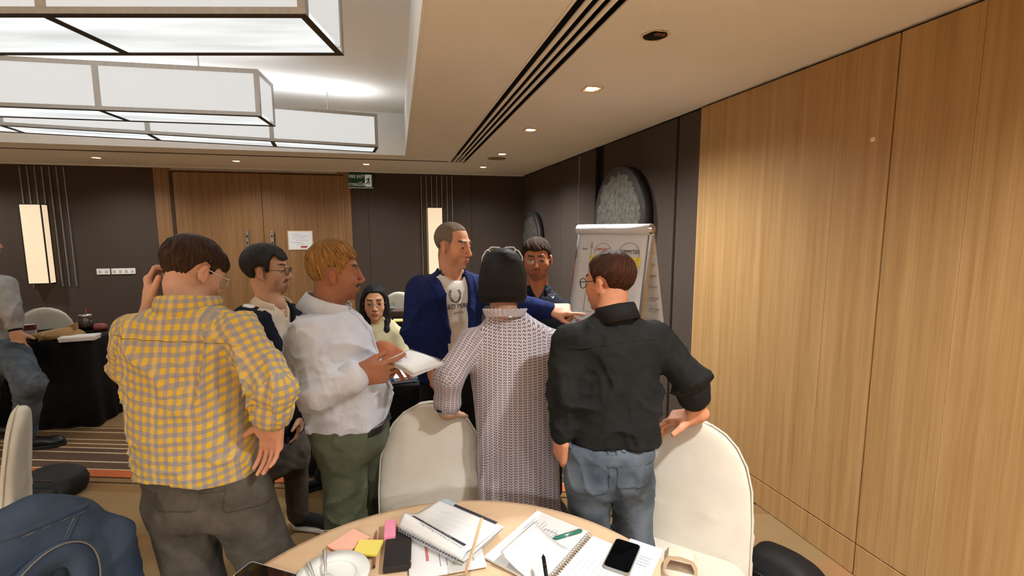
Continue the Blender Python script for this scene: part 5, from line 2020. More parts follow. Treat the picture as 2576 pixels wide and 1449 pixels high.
# ------------------------------------------------ seated woman
def woman_seated():
    D, yaw = 3.30, R_(182)
    c = at(962, 850, D)
    p = person('seated woman with long black hair and glasses in cream blouse', (c[0], c[1]))
    st = stations([(900, 1022, 960, .66), (908, 1020, 900, .62), (914, 1018, 860, .58), (922, 1010, 828, .52), (938, 988, 808, .6), (946, 976, 796, .9)], D, yaw)
    tor = loft(st, yaw, 2.3, .012)
    sR, eR, wR = at(922, 846, 3.28), at(906, 925, 3.2), at(930, 950, 3.0)
    sL, eL, wL = at(1006, 848, 3.30), at(1016, 925, 3.24), at(985, 955, 3.02)
    bl = su(.03, tor, su(.03, rc(sR, eR, .062, .055), rc(eR, wR, .054, .042)), su(.03, rc(sL, eL, .064, .056), rc(eL, wL, .054, .042)))
    bl = disp(bl, folds(26, .009, 101))
    solid('blouse', bl, .0085, m_cream, p)
    o, R, s = at(942, 760, 3.27), head_axes(R_(178), R_(2)), .97
    nk = at(955, 808, 3.3)
    hd = headF(o, R, s, nk + V(0, 0, -.04), (.046, .054), face_w=.98)
    hR = hand(wR, dv(.6, .3, -.6), dv(0, -1, 0), -1, (15, 25, 15), forearm=eR, s=.9)
    hL = hand(wL, dv(-.6, .3, -.6), dv(0, -1, 0), +1, (15, 25, 15), forearm=eL, s=.9)
    body(p, [(hd, .0034, face_paint(o, R, s, (214, 158, 120), lips=(176, 96, 84))), (hR, .0045, flat(TAN)), (hL, .0045, flat(TAN)), (grow(tor, -.018), .025, flat(TAN))])
    poly = [(.115, .062), (.16, .25), (-.25, .25), (-.25, -.10), (-.02, -.10), (.0, -.04), (.030, .0), (.046, .040), (.062, .078), (.085, .085)]
    cap = both(disp(el((0, -.014, .036), (.084, .106, .094)), strands(.003, 40, 7)), side_region(poly), .006)
    L = lambda q: np.array(q)
    side = [su(.02, rc((sx * .072, -.01, .02), (sx * .080, .0, -.09), .026, .028), rc((sx * .080, .0, -.09), (sx * .078, .05, -.20), .028, .030), rc((sx * .078, .05, -.20), (sx * .07, .085, -.34 if sx < 0 else -.24), .030, .014)) for sx in (1, -1)]
    hair = su(.02, cap, side[0], side[1], rc((0, -.06, -.02), (0, -.075, -.2), .07, .05))
    hair = disp(hair, folds(80, .004, 9, (1, 1, .12)))
    solid('hair', local(hair, o, R, s), .0045, hair_mat('hair_black', (11, 10, 10), (26, 23, 21), .5), p, [(F(lambda q: q[:, 0] * 0, (0,) * 3, (0,) * 3), hair_frame(o, R, s))])
    make_eyes(p, o, R, s)
    glasses(p, o, R, s, m_rimsilver, 'rect', h=.032, w=.05, thick=.0009)
    h1, h2 = atz(945, 3.36, .52), atz(990, 3.30, .52)
    k1, k2 = atz(838, 3.16, .52), atz(862, 3.04, .52)
    a1, a2 = atz(792, 3.26, .08), atz(812, 3.10, .08)
    pel = [(.44, c[0], c[1], .17, .13), (.55, c[0], c[1], .18, .14), (.66, c[0], c[1], .16, .12)]
    trousers('trousers', p, pel, yaw, [(h1, k1, a1, .085, .066, .052), (h2, k2, a2, .085, .066, .052)], m_blackpant, .011)
    for a in (a1, a2):
        shoe(p, a - V(0, .04, 0) * 0 + V(.04, .02, 0), (-.9, -.35), m_leather, m_canvas, .235)
    return c


# ------------------------------------------------ man at the left edge
def man_edge():
    D, yaw = 3.7, R_(40)
    foot = atz(40, 3.7, 0)
    p = person('standing man at the left picture edge in grey shirt and blue jeans', foot)
    st = stations([(-110, 34, 905, .66), (-110, 34, 850, .64), (-112, 32, 790, .6), (-110, 26, 735, .55), (-95, 8, 705, .5), (-70, -18, 690, .7), (-60, -28, 678, .9)], D, yaw)
    tor = loft(st, yaw, 2.3, .012)
    sR, eR, wR = at(8, 720, 3.628), at(30, 790, 3.592), at(40, 836, 3.592)
    sL, eL, wL = at(-100, 730, 3.790), at(-120, 830, 3.790), at(-100, 900, 3.700)
    sh = su(.03, tor, su(.03, rc(sR, eR, .085, .062), rc(eR, eR + (wR - eR) * .7, .058, .046)), su(.03, rc(sL, eL, .075, .06), rc(eL, wL, .056, .045)))
    sh = disp(sh, folds(22, .012, 111))
    solid('shirt', sh, .010, m_greytee, p)
    o, R, s = at(-45, 612, 3.700), head_axes(R_(40)), .95
    hd = headF(o, R, s, at(-44, 690, 3.700))
    hR = hand(wR, dv(.1, 1, .2), dv(.4, 0, -1), -1, (15, 25, 15), forearm=eR)
    hL = hand(wL, dv(.0, 1, .2), dv(-1, 0, -.3), +1, (15, 25, 15), forearm=eL)
    body(p, [(hd, .005, face_paint(o, R, s, TAN)), (hR, .004, flat(TAN)), (hL, .005, flat(TAN)), (grow(tor, -.018), .025, flat(TAN))])
    solid('hair', hairF(o, R, s, SHORT, (.004, .004, .006)), .005, hair_mat('hair_black', (11, 10, 10), (26, 23, 21), .5), p, [(F(lambda q: q[:, 0] * 0, (0,) * 3, (0,) * 3), hair_frame(o, R, s))])
    make_eyes(p, o, R, s)
    b = MB()
    ax_ = unit(wR - eR)
    wc = wR - ax_ * .02
    s1 = unit(np.cross(ax_, V(0, 1, .2)))
    s2 = np.cross(ax_, s1)
    b.tube([tuple(wc - np.array(p.location) + .034 * (s1 * math.cos(t) + s2 * math.sin(t))) for t in np.linspace(0, 6.283, 21)[:-1]], .009, 8, closed=True)
    b.build('watch', m_black, p, True)
    pel = stations([(-80, 56, 850, .68), (-76, 66, 895, .7), (-66, 72, 935, .7)], D, yaw)
    legs = [(at(34, 892, 3.610), at(74, 968, 3.501), atz(62, 3.628, .08), .105, .085, .062), (at(-30, 940, 3.790), atz(-30, 3.790, .5), atz(-30, 3.835, .08), .095, .07, .058)]
    trousers('jeans', p, pel, yaw, legs, m_bluejean, .011, amp=.011, fold_seed=66)
    for an in (legs[0][2], legs[1][2]):
        shoe(p, an + V(-.05, .0, 0), (.95, .15), m_leather, m_canvas, .29)


man_yellow()
man_vest()
man_blond()
man_blazer()
woman_bob()
man_polo()
man_black()
SEAT_C = woman_seated()
man_edge()

# ================================================================== FURNITURE
m_chairwhite = cloth('white_chair_cover', (216, 209, 194), (204, 196, 180), wstr=.10, vs=5)
m_peach = cloth('peach_tablecloth', (218, 188, 152), (208, 176, 140), wstr=.12, vs=4)
m_blackcloth = cloth('black_tablecloth', (24, 20, 19), (17, 14, 13), wstr=.3)
m_denim = cloth('dark_blue_denim', (74, 90, 110), (52, 66, 86), weave=650, wstr=.4, vs=6)
m_paper = mat('sheet_paper', (218, 217, 214), .75, vary=.02, vscale=4)
m_ink = mat('printed_ink', (120, 120, 126), .8)
m_inkdark = mat('dark_ink', (52, 46, 56), .8)
m_wire = mat('white_coated_wire', (150, 150, 156), .5)

CH = {}


def chair(label, pos, yaw, seed=0, group='white covered banquet chairs'):
    """pos = floor point under the seat; yaw = direction the sitter would face"""
    th = thing('banquet_chair', label, 'chair', (pos[0], pos[1], 0), -yaw, group)
    key = seed
    if key not in CH:
        back = loft([(.015, 0, -.262, .232, .030), (.25, 0, -.232, .222, .030), (.46, 0, -.215, .216, .032), (.62, 0, -.226, .214, .034), (.74, 0, -.240, .205, .034), (.82, 0, -.251, .184, .033),
                     (.88, 0, -.259, .150, .032), (.92, 0, -.265, .108, .030), (.942, 0, -.268, .06, .027), (.95, 0, -.27, .02, .018)], 0, 2.7, .012)
        back = disp(back, lambda q: folds(14, .006, 200 + seed, (1, 1, .5))(q))
        seat = loft([(.012, 0, -.005, .245, .25), (.2, 0, 0, .230, .232), (.43, 0, 0, .222, .226), (.455, 0, 0, .218, .222), (.478, 0, 0, .190, .195)], 0, 6, .012)
        seat = disp(seat, lambda q: folds(13, .010, 300 + seed, (1, 1, .35))(q) * np.clip((.5 - q[:, 2]) / .3, .2, 1))
        z = bpy.data.objects.new('tmp', None)
        z.location = (0, 0, 0)
        CH[key] = []
        for nm, f in (('backrest_cover', back), ('seat_cover', seat)):
            o = solid(nm, f, .010, m_chairwhite, None, base=(0, 0, 0))
            CH[key].append((nm, o.data))
            bpy.data.objects.remove(o)
        pip = MB()
        pr = [(.232, .015, -.262), (.222, .25, -.232), (.216, .46, -.215), (.214, .62, -.226), (.205, .74, -.240), (.184, .82, -.251), (.150, .88, -.259), (.108, .92, -.265), (.06, .944, -.268), (0, .952, -.27)]
        pts = [(x, y + .012, zz) for x, zz, y in pr] + [(-x, y + .012, zz) for x, zz, y in reversed(pr[:-1])]
        pip.tube(pts, .004, 6)
        o = pip.build('piping', m_chairwhite, None, True)
        CH[key].append(('piping', o.data))
        bpy.data.objects.remove(o)
    for nm, me in CH[key]:
        link(nm, me, th)
    return th


fac = lambda a, b: math.atan2(b[0] - a[0], b[1] - a[1])
TC = V(0.075, 0.875)
TR, TZ = .66, .75
p1, p2 = onz(1598, 1335, .47), onz(1872, 1424, .47)
wdir = unit((p2 - p1)[:2])
fdir = V(-abs(wdir[1]), -abs(wdir[0]))
cR = (p1 + p2)[:2] / 2 + fdir * .20
chair('white covered chair the man in black rests his hand on', cR, math.atan2(fdir[0], fdir[1]), 0)
chair('white covered chair in front of the woman in the print dress', (0.10, 1.665), R_(183), 1)
cl_ = at(36, 1046, 1.92)
fl = R_(-116)
chair('white covered chair seen edge-on at the left picture edge', (cl_[0] + .25 * math.sin(fl), cl_[1] + .25 * math.cos(fl)), fl, 0)
cb = onz(107, 775, .95)
fl = R_(-25)
chair('white covered chair behind the far left black table', (cb[0] + .26 * math.sin(fl), cb[1] + .26 * math.cos(fl)), fl, 1)
cm = onz(1003, 735, .95)
fl = R_(8)
chair('far white covered chair beside the wine glass', (cm[0] + .26 * math.sin(fl), cm[1] + .26 * math.cos(fl)), fl, 0)
chair('white covered chair under the seated woman in cream', (SEAT_C[0] + .02, SEAT_C[1] + .06), R_(180), 1)
bt = onz(1199, 1232, 0)
dj = at(62, 1366, 1.22)
fl = R_(118)
dpos = (dj[0] + .255 * math.sin(fl), dj[1] + .255 * math.cos(fl))
chair('white covered chair hidden under the denim jacket', dpos, fl, 1)


# ---- denim jacket over the chair back
def jacket():
    th = thing('denim_jacket', 'dark blue denim jacket draped over a chair back, lower left', 'jacket', (dpos[0], dpos[1], 0), -fl)
    Rm = np.array([V(math.cos(fl), -math.sin(fl), 0), V(math.sin(fl), math.cos(fl), 0), V(0, 0, 1)])
    o = V(dpos[0], dpos[1], 0)
    J = loft([(.28, 0, -.245, .226, .068), (.5, 0, -.232, .226, .068), (.64, 0, -.236, .224, .066), (.76, 0, -.246, .212, .064), (.84, 0, -.255, .190, .060), (.90, 0, -.262, .156, .056), (.945, 0, -.266, .10, .045), (.965, 0, -.268, .045, .03)], 0, 2.5, .02)
    sl = su(.04, rc((.18, -.25, .76), (.205, -.30, .50), .064, .055), rc((.205, -.30, .50), (.19, -.28, .28), .055, .05))
    sl2 = su(.04, rc((-.18, -.24, .76), (-.205, -.26, .50), .064, .055), rc((-.205, -.26, .50), (-.19, -.24, .28), .055, .05))
    J = su(.03, J, sl, sl2)
    J = disp(J, lambda q: folds(15, .016, 401)(q) + folds(40, .004, 402)(q))
    W = local(J, o, Rm)
    solid('body', W, .008, m_denim, th, base=(0, 0, 0)).parent = None
    ob = bpy.data.objects[-1] if False else [x for x in bpy.data.objects if x.name.startswith('body') and x.parent is None][-1]
    # keep the mesh in the jacket's own frame
    ob.name = 'denim_shell'
    M_ = Matrix.Rotation(-fl, 4, 'Z')
    ob.data.transform((Matrix.Translation((o[0], o[1], 0)) @ M_).inverted())
    ob.parent = th
    st = mat('denim_stitch', (120, 116, 104), .8)

    def strip(nm, a, b, w, t, m_):
        """seam between two local points, laid on the shell"""
        d = unit(np.array(b) - np.array(a))
        n = unit(np.cross(d, V(0, 1, .25)))
        g = F(lambda q: np.maximum(np.abs((q - np.array(a, np.float32)) @ n.astype(np.float32)) - w, np.abs((q - (np.array(a) + np.array(b)).astype(np.float32) / 2) @ d.astype(np.float32)) - np.linalg.norm(np.array(b) - np.array(a)) / 2), (-1, -1, 0), (1, 1, 1.2))
        f = both(both(grow(J, t), g, .001), F(lambda q: -J(q) - .02, (-9,) * 3, (9,) * 3), .001)
        v, q = skin(f, .005)
        if len(q):
            me = mesh_from(nm, relax(v, q, 1), q)
            me.materials.append(m_)
            link(nm, me, th)
    strip('shoulder_seam', (-.10, -.2, .90), (.05, -.2, .72), .006, .004, m_denim)
    strip('seam_stitch', (-.10, -.2, .915), (.05, -.2, .735), .0016, .0055, st)
    strip('shoulder_seam', (-.13, -.2, .905), (.12, -.2, .935), .008, .004, m_denim)
    strip('seam_stitch', (-.13, -.2, .893), (.12, -.2, .923), .0016, .0055, st)
    c = MB()
    pts = [(.135, -.155, .70), (.10, -.150, .80), (.03, -.150, .855), (-.03, -.150, .845), (-.06, -.150, .79), (-.05, -.145, .70)]
    for _ in range(3):
        pts = [pts[0]] + [tuple(np.array(a_) * k_ + np.array(b_) * (1 - k_)) for a_, b_ in zip(pts[:-1], pts[1:]) for k_ in (.75, .25)] + [pts[-1]]
    rings = []
    for i, p_ in enumerate(pts):
        q = pts[min(i + 1, len(pts) - 1)]
        p0 = pts[max(i - 1, 0)]
        t = unit(V(q[0] - p0[0], 0, q[2] - p0[2]))
        nrm = V(t[2], 0, -t[0])
        P = V(*p_)
        rings.append([tuple(P + nrm * .028 + V(0, .012, 0)), tuple(P + nrm * .030 + V(0, -.004, 0)), tuple(P - nrm * .028 + V(0, -.012, 0)), tuple(P - nrm * .030 + V(0, .010, 0))])
    c.loft(rings)
    o2 = c.build('collar_fold', m_denim, th, True)
    e = MB()
    e.tube([tuple(V(*r_[0]) + V(0, .002, 0)) for r_ in rings], .0022, 6)
    e.build('collar_edge', st, th, True)


jacket()


# ---- tables
def skirt_round(r, z, folds_n, amp, drop):
    b = MB()
    n = 168
    prof = [(0.0, 0, 0), (.5, 0, 0), (.96, 0, 0), (.992, -.004, 0), (1.0, -.016, .1), (1.004, -.08, .5), (1.01, -.3, 1.0), (1.02, -drop, 1.25)]
    rings = []
    for fr_, dz, w in prof:
        ring = []
        for j in range(n):
            a = 2 * math.pi * j / n
            rr = r * fr_ + amp * w * (math.sin(a * folds_n) + .5 * math.sin(a * folds_n * .37 + 1))
            ring.append((rr * math.cos(a), rr * math.sin(a), z + dz))
        rings.append(ring)
    b.loft(rings, caps=False)
    return b


tb = thing('round_table', 'round table in the foreground under a peach cloth', 'table', (TC[0], TC[1], 0))
MB().lathe([(TR - .012, TZ - .03), (TR - .012, TZ - .006)], 64).build('table_top', m_door, tb)
MB().lathe([(.26, 0), (.25, .03), (.05, .06), (.045, .70), (.2, TZ - .03)], 32).build('pedestal', m_bronze, tb, True)
tcl = skirt_round(TR, TZ, 26, .014, .60).build('tablecloth', m_peach, None, True, (TC[0], TC[1], 0))
tag(tcl, 'peach cloth covering the round foreground table', 'tablecloth')
m_crease = mat('cloth_crease', (200, 168, 132), .9)
for pts in (((812, 1335), (900, 1328), (980, 1320)), ((1215, 1296), (1280, 1286), (1342, 1277)), ((1342, 1277), (1352, 1290), (1360, 1302))):
    MB().tube([tuple(onz(x, y, TZ + .0004) - V(TC[0], TC[1], 0)) for x, y in pts], .0007, 5).build('crease', m_crease, tcl)


def rect_cloth(name, label, cx, cy, w, d, ang, z=.75, seed=1):
    th = thing('banquet_table', label, 'table', (cx, cy, 0), ang)
    MB().box((-w / 2 + .04, -d / 2 + .04, z - .04), (w / 2 - .04, d / 2 - .04, z - .008)).build('table_top', m_door, th)
    for sx in (-1, 1):
        for sy in (-1, 1):
            MB().tube([(sx * (w / 2 - .06), sy * (d / 2 - .06), 0), (sx * (w / 2 - .06), sy * (d / 2 - .06), z - .04)], .015, 8).build('leg', m_steel, th)
    n = 160
    base = rounded(w, d, .05, 6)
    L = [0]
    for i in range(len(base)):
        a, c = base[i], base[(i + 1) % len(base)]
        L.append(L[-1] + math.hypot(c[0] - a[0], c[1] - a[1]))
    rings = []
    rnd = random.Random(seed)
    ph = rnd.uniform(0, 6)
    for dz, sc, wv in ((0, .90, 0), (0, .985, 0), (-.006, 1.0, 0), (-.1, 1.004, .3), (-.4, 1.012, .8), (-(z - .012), 1.03, 1.3)):
        ring = []
        for j in range(n):
            s = L[-1] * j / n
            k = max(i for i in range(len(L)) if L[i] <= s + 1e-9)
            k = min(k, len(base) - 1)
            a, c = base[k], base[(k + 1) % len(base)]
            t = (s - L[k]) / max(1e-9, L[k + 1] - L[k])
            x, y = a[0] + (c[0] - a[0]) * t, a[1] + (c[1] - a[1]) * t
            nx, ny = x / (w / 2), y / (d / 2)
            m = math.hypot(nx, ny)
            f_ = .012 * wv * (math.sin(s * 34 + ph) + .6 * math.sin(s * 13 + 1))
            ring.append((x * sc + f_ * nx / m, y * sc + f_ * ny / m, z + dz))
        rings.append(ring)
    b = MB().loft(rings, caps=True)
    b.build('black_cloth', m_blackcloth, th, True)
    return th


a1 = onz(246, 1072, 0)
rect_cloth('t', 'far left banquet table with black cloth to the floor', a1[0] - .62, a1[1] + .36, 1.3, .62, R_(-6), seed=2)
q1, q2 = at(945, 905, 2.78), at(1170, 905, 2.78)
mid_y = (q1[1] + q2[1]) / 2 + .2
rect_cloth('t', 'black clothed table behind the man in the blue blazer', (q1[0] + q2[0]) / 2 + .03, mid_y + .03, .52, .42, R_(-10), seed=4)
q3 = onz(1012, 803, .75)
rect_cloth('t', 'far black clothed table with wine glass, behind the seated woman', q3[0] + .2, q3[1] + .25, .9, .55, R_(-4), seed=6)


# ---- flip chart
def flipchart():
    L, Rr = at(1457, 575, 2.86), at(1640, 575, 2.50)
    c = (L + Rr) / 2
    wv = Rr - L
    W = float(np.hypot(wv[0], wv[1]))
    ang = math.atan2(wv[1], wv[0])
    th = thing('flip_chart', 'white paper flip chart on an easel with handwritten grid', 'flip chart', (c[0], c[1], 0), ang)
    ztop = 1.662
    lean = R_(10)
    # sheet frame: x along the width, v down the sheet from the top
    S = lambda x, v, off=0.0: (x, -v * math.sin(lean) - off * math.cos(lean), ztop - v * math.cos(lean) + off * -math.sin(lean) * -1)
    b = MB()
    rings = [[S(-W / 2, v, .0), S(W / 2, v, .0), S(W / 2, v, -.02), S(-W / 2, v, -.02)] for v in (0, .3, .6, 1.0)]
    b.loft(rings).build('backing_board', mat('board_white', (214, 214, 212), .5), th)

    def sheet(u, v):
        x = -W / 2 + .012 + (W - .024) * u
        return S(x, .02 + .86 * v, .006 + .004 * math.sin(v * 3 + u * 2))
    pad = MB().grid(sheet, 12, 18)
    ob = pad.build('paper_sheet', m_paper, th, True)
    ob.modifiers.new('t', 'SOLIDIFY').thickness = .002
    # sheets flipped over the top, hanging down behind
    r = .030

    def roll(u, v):
        x = -W / 2 + W * u
        a = -1.9 + v * 4.4
        return (x, -.004 - r * math.cos(a) * 1.0, ztop + .000 + r * math.sin(a))
    rl = MB().grid(roll, 4, 14)
    o2 = rl.build('rolled_sheet', m_paper, th, True)
    o2.modifiers.new('t', 'SOLIDIFY').thickness = .0025

    def flap(u, v):
        x = -W / 2 + .01 + (W - .02) * u
        return (x + .012 * v, .034 + .20 * v + .012 * math.sin(u * 3.1), ztop + .014 - .86 * v)
    o3 = MB().grid(flap, 10, 14).build('back_sheets', m_paper, th, True)
    o3.modifiers.new('t', 'SOLIDIFY').thickness = .003
    MB().tube([(-W / 2 - .004, -.004, ztop), (W / 2 + .012, -.004, ztop)], .021, 18).build('clamp_bar', m_steel, th, True)
    for x in (-W / 2 + .01, W / 2 + .004):
        MB().tube([S(x, .02, -.012), S(x * .98, 1.0, -.012), (x * 1.1, -.34, 0.0)], .010, 8).build('front_leg', m_steel, th)
        MB().loft([[S(x - .006, v, .010), S(x + .006, v, .010), S(x + .006, v, -.02), S(x - .006, v, -.02)] for v in (.03, .9)]).build('side_rail', m_steel, th)
    MB().tube([(0, .03, ztop - .02), (.0, .5, 0)], .010, 8).build('rear_leg', m_steel, th)
    MB().loft([[S(-W / 2, v, .0), S(W / 2, v, .0), S(W / 2, v, .05), S(-W / 2, v, .05)] for v in (.93, .95)]).build('pen_tray', m_steel, th)
    # writing
    red, blk = mat('red_marker', (206, 92, 78), .8), mat('black_marker', (70, 70, 74), .8)
    RX2 = (math.pi / 2 - lean, 0, 0)

    def word(nm, s, size, m_, x, v, xs=1.0):
        return text(nm, s, size, m_, th, S(x, v, .014), RX2, xs=xs)
    X = lambda u: -W / 2 + u * W
    word('power_word', 'Power', .017, blk, X(.155), .115, .8)
    word('opposing_word', 'OPPOSING', .026, red, X(.41), .118, .72)
    word('committed_word', 'COMMITTED', .029, blk, X(.77), .125, .74)
    word('passive_word', 'PASSIVE', .028, blk, X(.76), .42, .74)
    word('interest_word', 'THE', .026, blk, X(.22), .505, .7)
    word('red_note', 'TIME', .024, red, X(.17), .54, .7)

    def stroke(nm, pts, m_=blk, r_=.0009):
        MB().tube([S(X(u), v, .014) for u, v in pts], r_, 5).build(nm, m_, th)
    stroke('vertical_axis', [(.25, .085), (.245, .3), (.24, .475)])
    stroke('axis_arrow', [(.232, .105), (.25, .075), (.268, .105), (.232, .105)])
    stroke('horizontal_axis', [(.24, .475), (.6, .478), (.95, .48)])
    for nm, cx, cy, rx, ry, a0, a1_ in (('arc_opposing', .41, .125, .115, .045, 200, -20), ('arc_committed', .77, .135, .135, .060, 215, -40), ('arc_passive', .76, .43, .13, .055, 200, -20)):
        stroke(nm, [(cx + rx * math.cos(R_(a0 + (a1_ - a0) * i / 16)), cy - ry * math.sin(R_(a0 + (a1_ - a0) * i / 16))) for i in range(17)])
    ms = mat('scribble_brown', (150, 96, 82), .8)
    rnd = random.Random(8)
    for i in range(9):
        v = .16 + i * .075
        y0 = .030 + .20 * v
        pts = []
        L_ = rnd.uniform(.05, .10)
        for j in range(14):
            pts.append((W / 2 - .015 - L_ * (1 - j / 13) , y0 - .006, ztop + .014 - .86 * v + .006 * math.sin(j * 2.3 + i)))
        MB().tube(pts, .0016, 5).build('bleed_through_line', ms, th)
    for i in range(7):
        x = X(.12 + .05 * i)
        MB().tube([(x + .02 * math.cos(j * 1.2) * (j / 6), -.004 - r * 1.06 * math.cos(.35 + .05 * math.sin(j * 2.)), ztop + r * 1.06 * math.sin(.35 + .05 * math.sin(j * 2.))) for j in range(7)], .0009, 4).build('faint_note', m_ink, th)
    return th, S, X


fc_th, S_, X_ = flipchart()
m_sticky = mat('yellow_sticky', (236, 214, 84), .75)
for i, (u, v, w, h, cl2, lab) in enumerate(((.865, .195, .066, .082, .02, 'curling yellow sticky note under the word committed'), (.31, .185, .066, .07, .006, 'yellow sticky note under the red word, half hidden'),
                                            (.80, .485, .066, .06, .006, 'yellow sticky note at the lower right of the chart'))):
    st = MB()

    def fn(a, b_, u=u, v=v, w=w, h=h, k=cl2):
        x = X_(u) - w / 2 + w * a
        c_ = max(0, (a + b_ - 1.0)) ** 2 * k
        return S_(x - c_ * .4, v - h / 2 + h * b_ - c_ * .5, .013 + .003 * b_ + c_)
    st.grid(fn, 8, 8)
    o = st.build('sticky_note', m_sticky, None, True, fc_th.location, fc_th.rotation_euler)
    o.modifiers.new('t', 'SOLIDIFY').thickness = .0008
    tag(o, lab, 'sticky note', 'sticky notes on the flip chart')
    for j in range(4):
        pts = [tuple(np.array(fn(.12 + .76 * t, .2 + .17 * j)) + np.array([0, -.0015, 0])) for t in (0, .35, .7, 1)]
        MB().tube(pts, .0007, 4).build('handwriting', m_ink, o)

# ================================================================== THINGS ON THE FOREGROUND TABLE
TT = TZ + .0035


def item(name, label, cat, px, py, z=None, ang=0.0, group=None):
    q = onz(px, py, TT if z is None else z)
    return thing(name, label, cat, (q[0], q[1], TT), ang, group), q


def quad_frame(corners, z=TT):
    """corner pixels (a, b, c, d) of a flat rectangle lying at height z -> centre, angle, width, depth"""
    P = [onz(x, y, z)[:2] for x, y in corners]
    c = sum(P) / 4
    u = (P[1] - P[0] + P[2] - P[3]) / 2
    v = (P[3] - P[0] + P[2] - P[1]) / 2
    return c, math.atan2(u[1], u[0]), float(np.hypot(*u)), float(np.hypot(*v))


def pad_item(name, label, cat, corners, th_, material, side=None, z=TT, group=None, bevel=.0008):
    c, a, w, d = quad_frame(corners, z)
    t = thing(name, label, cat, (c[0], c[1], z), a, group)
    MB().box((-w / 2, -d / 2, .0002), (w / 2, d / 2, th_), bevel).build('pad', material, t)
    if side:
        for i in range(1, 4):
            zz = th_ * i / 4
            MB().box((-w / 2 - .0003, -d / 2 - .0003, zz), (w / 2 + .0003, d / 2 + .0003, zz + .0006)).build('sheet_edge', side, t)
    return t, c, a, w, d


# sticky pads
pad_item('sticky_pad', 'long peach sticky note pad on the peach cloth', 'sticky pad', [(825, 1376), (893, 1331), (929, 1358), (862, 1402)], .006, mat('peach_note', (240, 184, 160), .75), mat('peach_edge', (226, 140, 112), .8), group='sticky note pads on the round table')
pad_item('sticky_pad', 'square yellow sticky note pad beside the black notebook', 'sticky pad', [(892, 1388), (905, 1367), (964, 1362), (944, 1414)], .009, mat('yellow_note', (228, 212, 104), .75), mat('yellow_edge', (214, 186, 52), .8), z=TT + .006, group='sticky note pads on the round table')
pk_t, *_ = pad_item('sticky_pad', 'pink sticky note pad leaning by the spiral book', 'sticky pad', [(966, 1366), (971, 1320), (994, 1312), (995, 1352)], .012, mat('pink_note', (232, 146, 172), .75), mat('pink_edge', (206, 84, 112), .8), z=TT + .012, group='sticky note pads on the round table')

# black notebook with elastic
nb_t, c, a, w, d = pad_item('notebook', 'black hardcover notebook under the spiral book', 'notebook', [(962, 1443), (975, 1346), (1034, 1342), (1034, 1436)], .016, mat('black_cover', (34, 33, 32), .6, bump=.2, bscale=500))
MB().box((-w / 2 + .006, -d / 2 - .0012, .003), (w / 2 - .004, -d / 2 + .002, .013)).build('page_block', mat('page_edges', (70, 60, 54), .8), nb_t)
MB().box((-w / 2 + .012, -d / 2 - .002, .0), (-w / 2 + .02, -d / 2 + .001, .017)).build('elastic_band', mat('elastic', (150, 110, 90), .7), nb_t)

# loose sheets under the book
lp_t, c, a, w, d = pad_item('paper_stack', 'loose printed sheets lying under the spiral book', 'papers', [(1032, 1460), (1022, 1352), (1196, 1322), (1224, 1430)], .004, m_paper, z=TT + .001)
for i in range(6):
    MB().box((-w / 2 + .03, -d / 2 + .03 + i * .018, .0041), (-w / 2 + .03 + (.12 if i % 3 else .07), -d / 2 + .032 + i * .018, .0045)).build('printed_line', m_ink, lp_t)
MB().box((-w / 2 + .06, -d / 2 + .15, .0041), (-w / 2 + .13, -d / 2 + .158, .0046)).build('red_print', mat('red_print', (190, 110, 110), .8), lp_t)


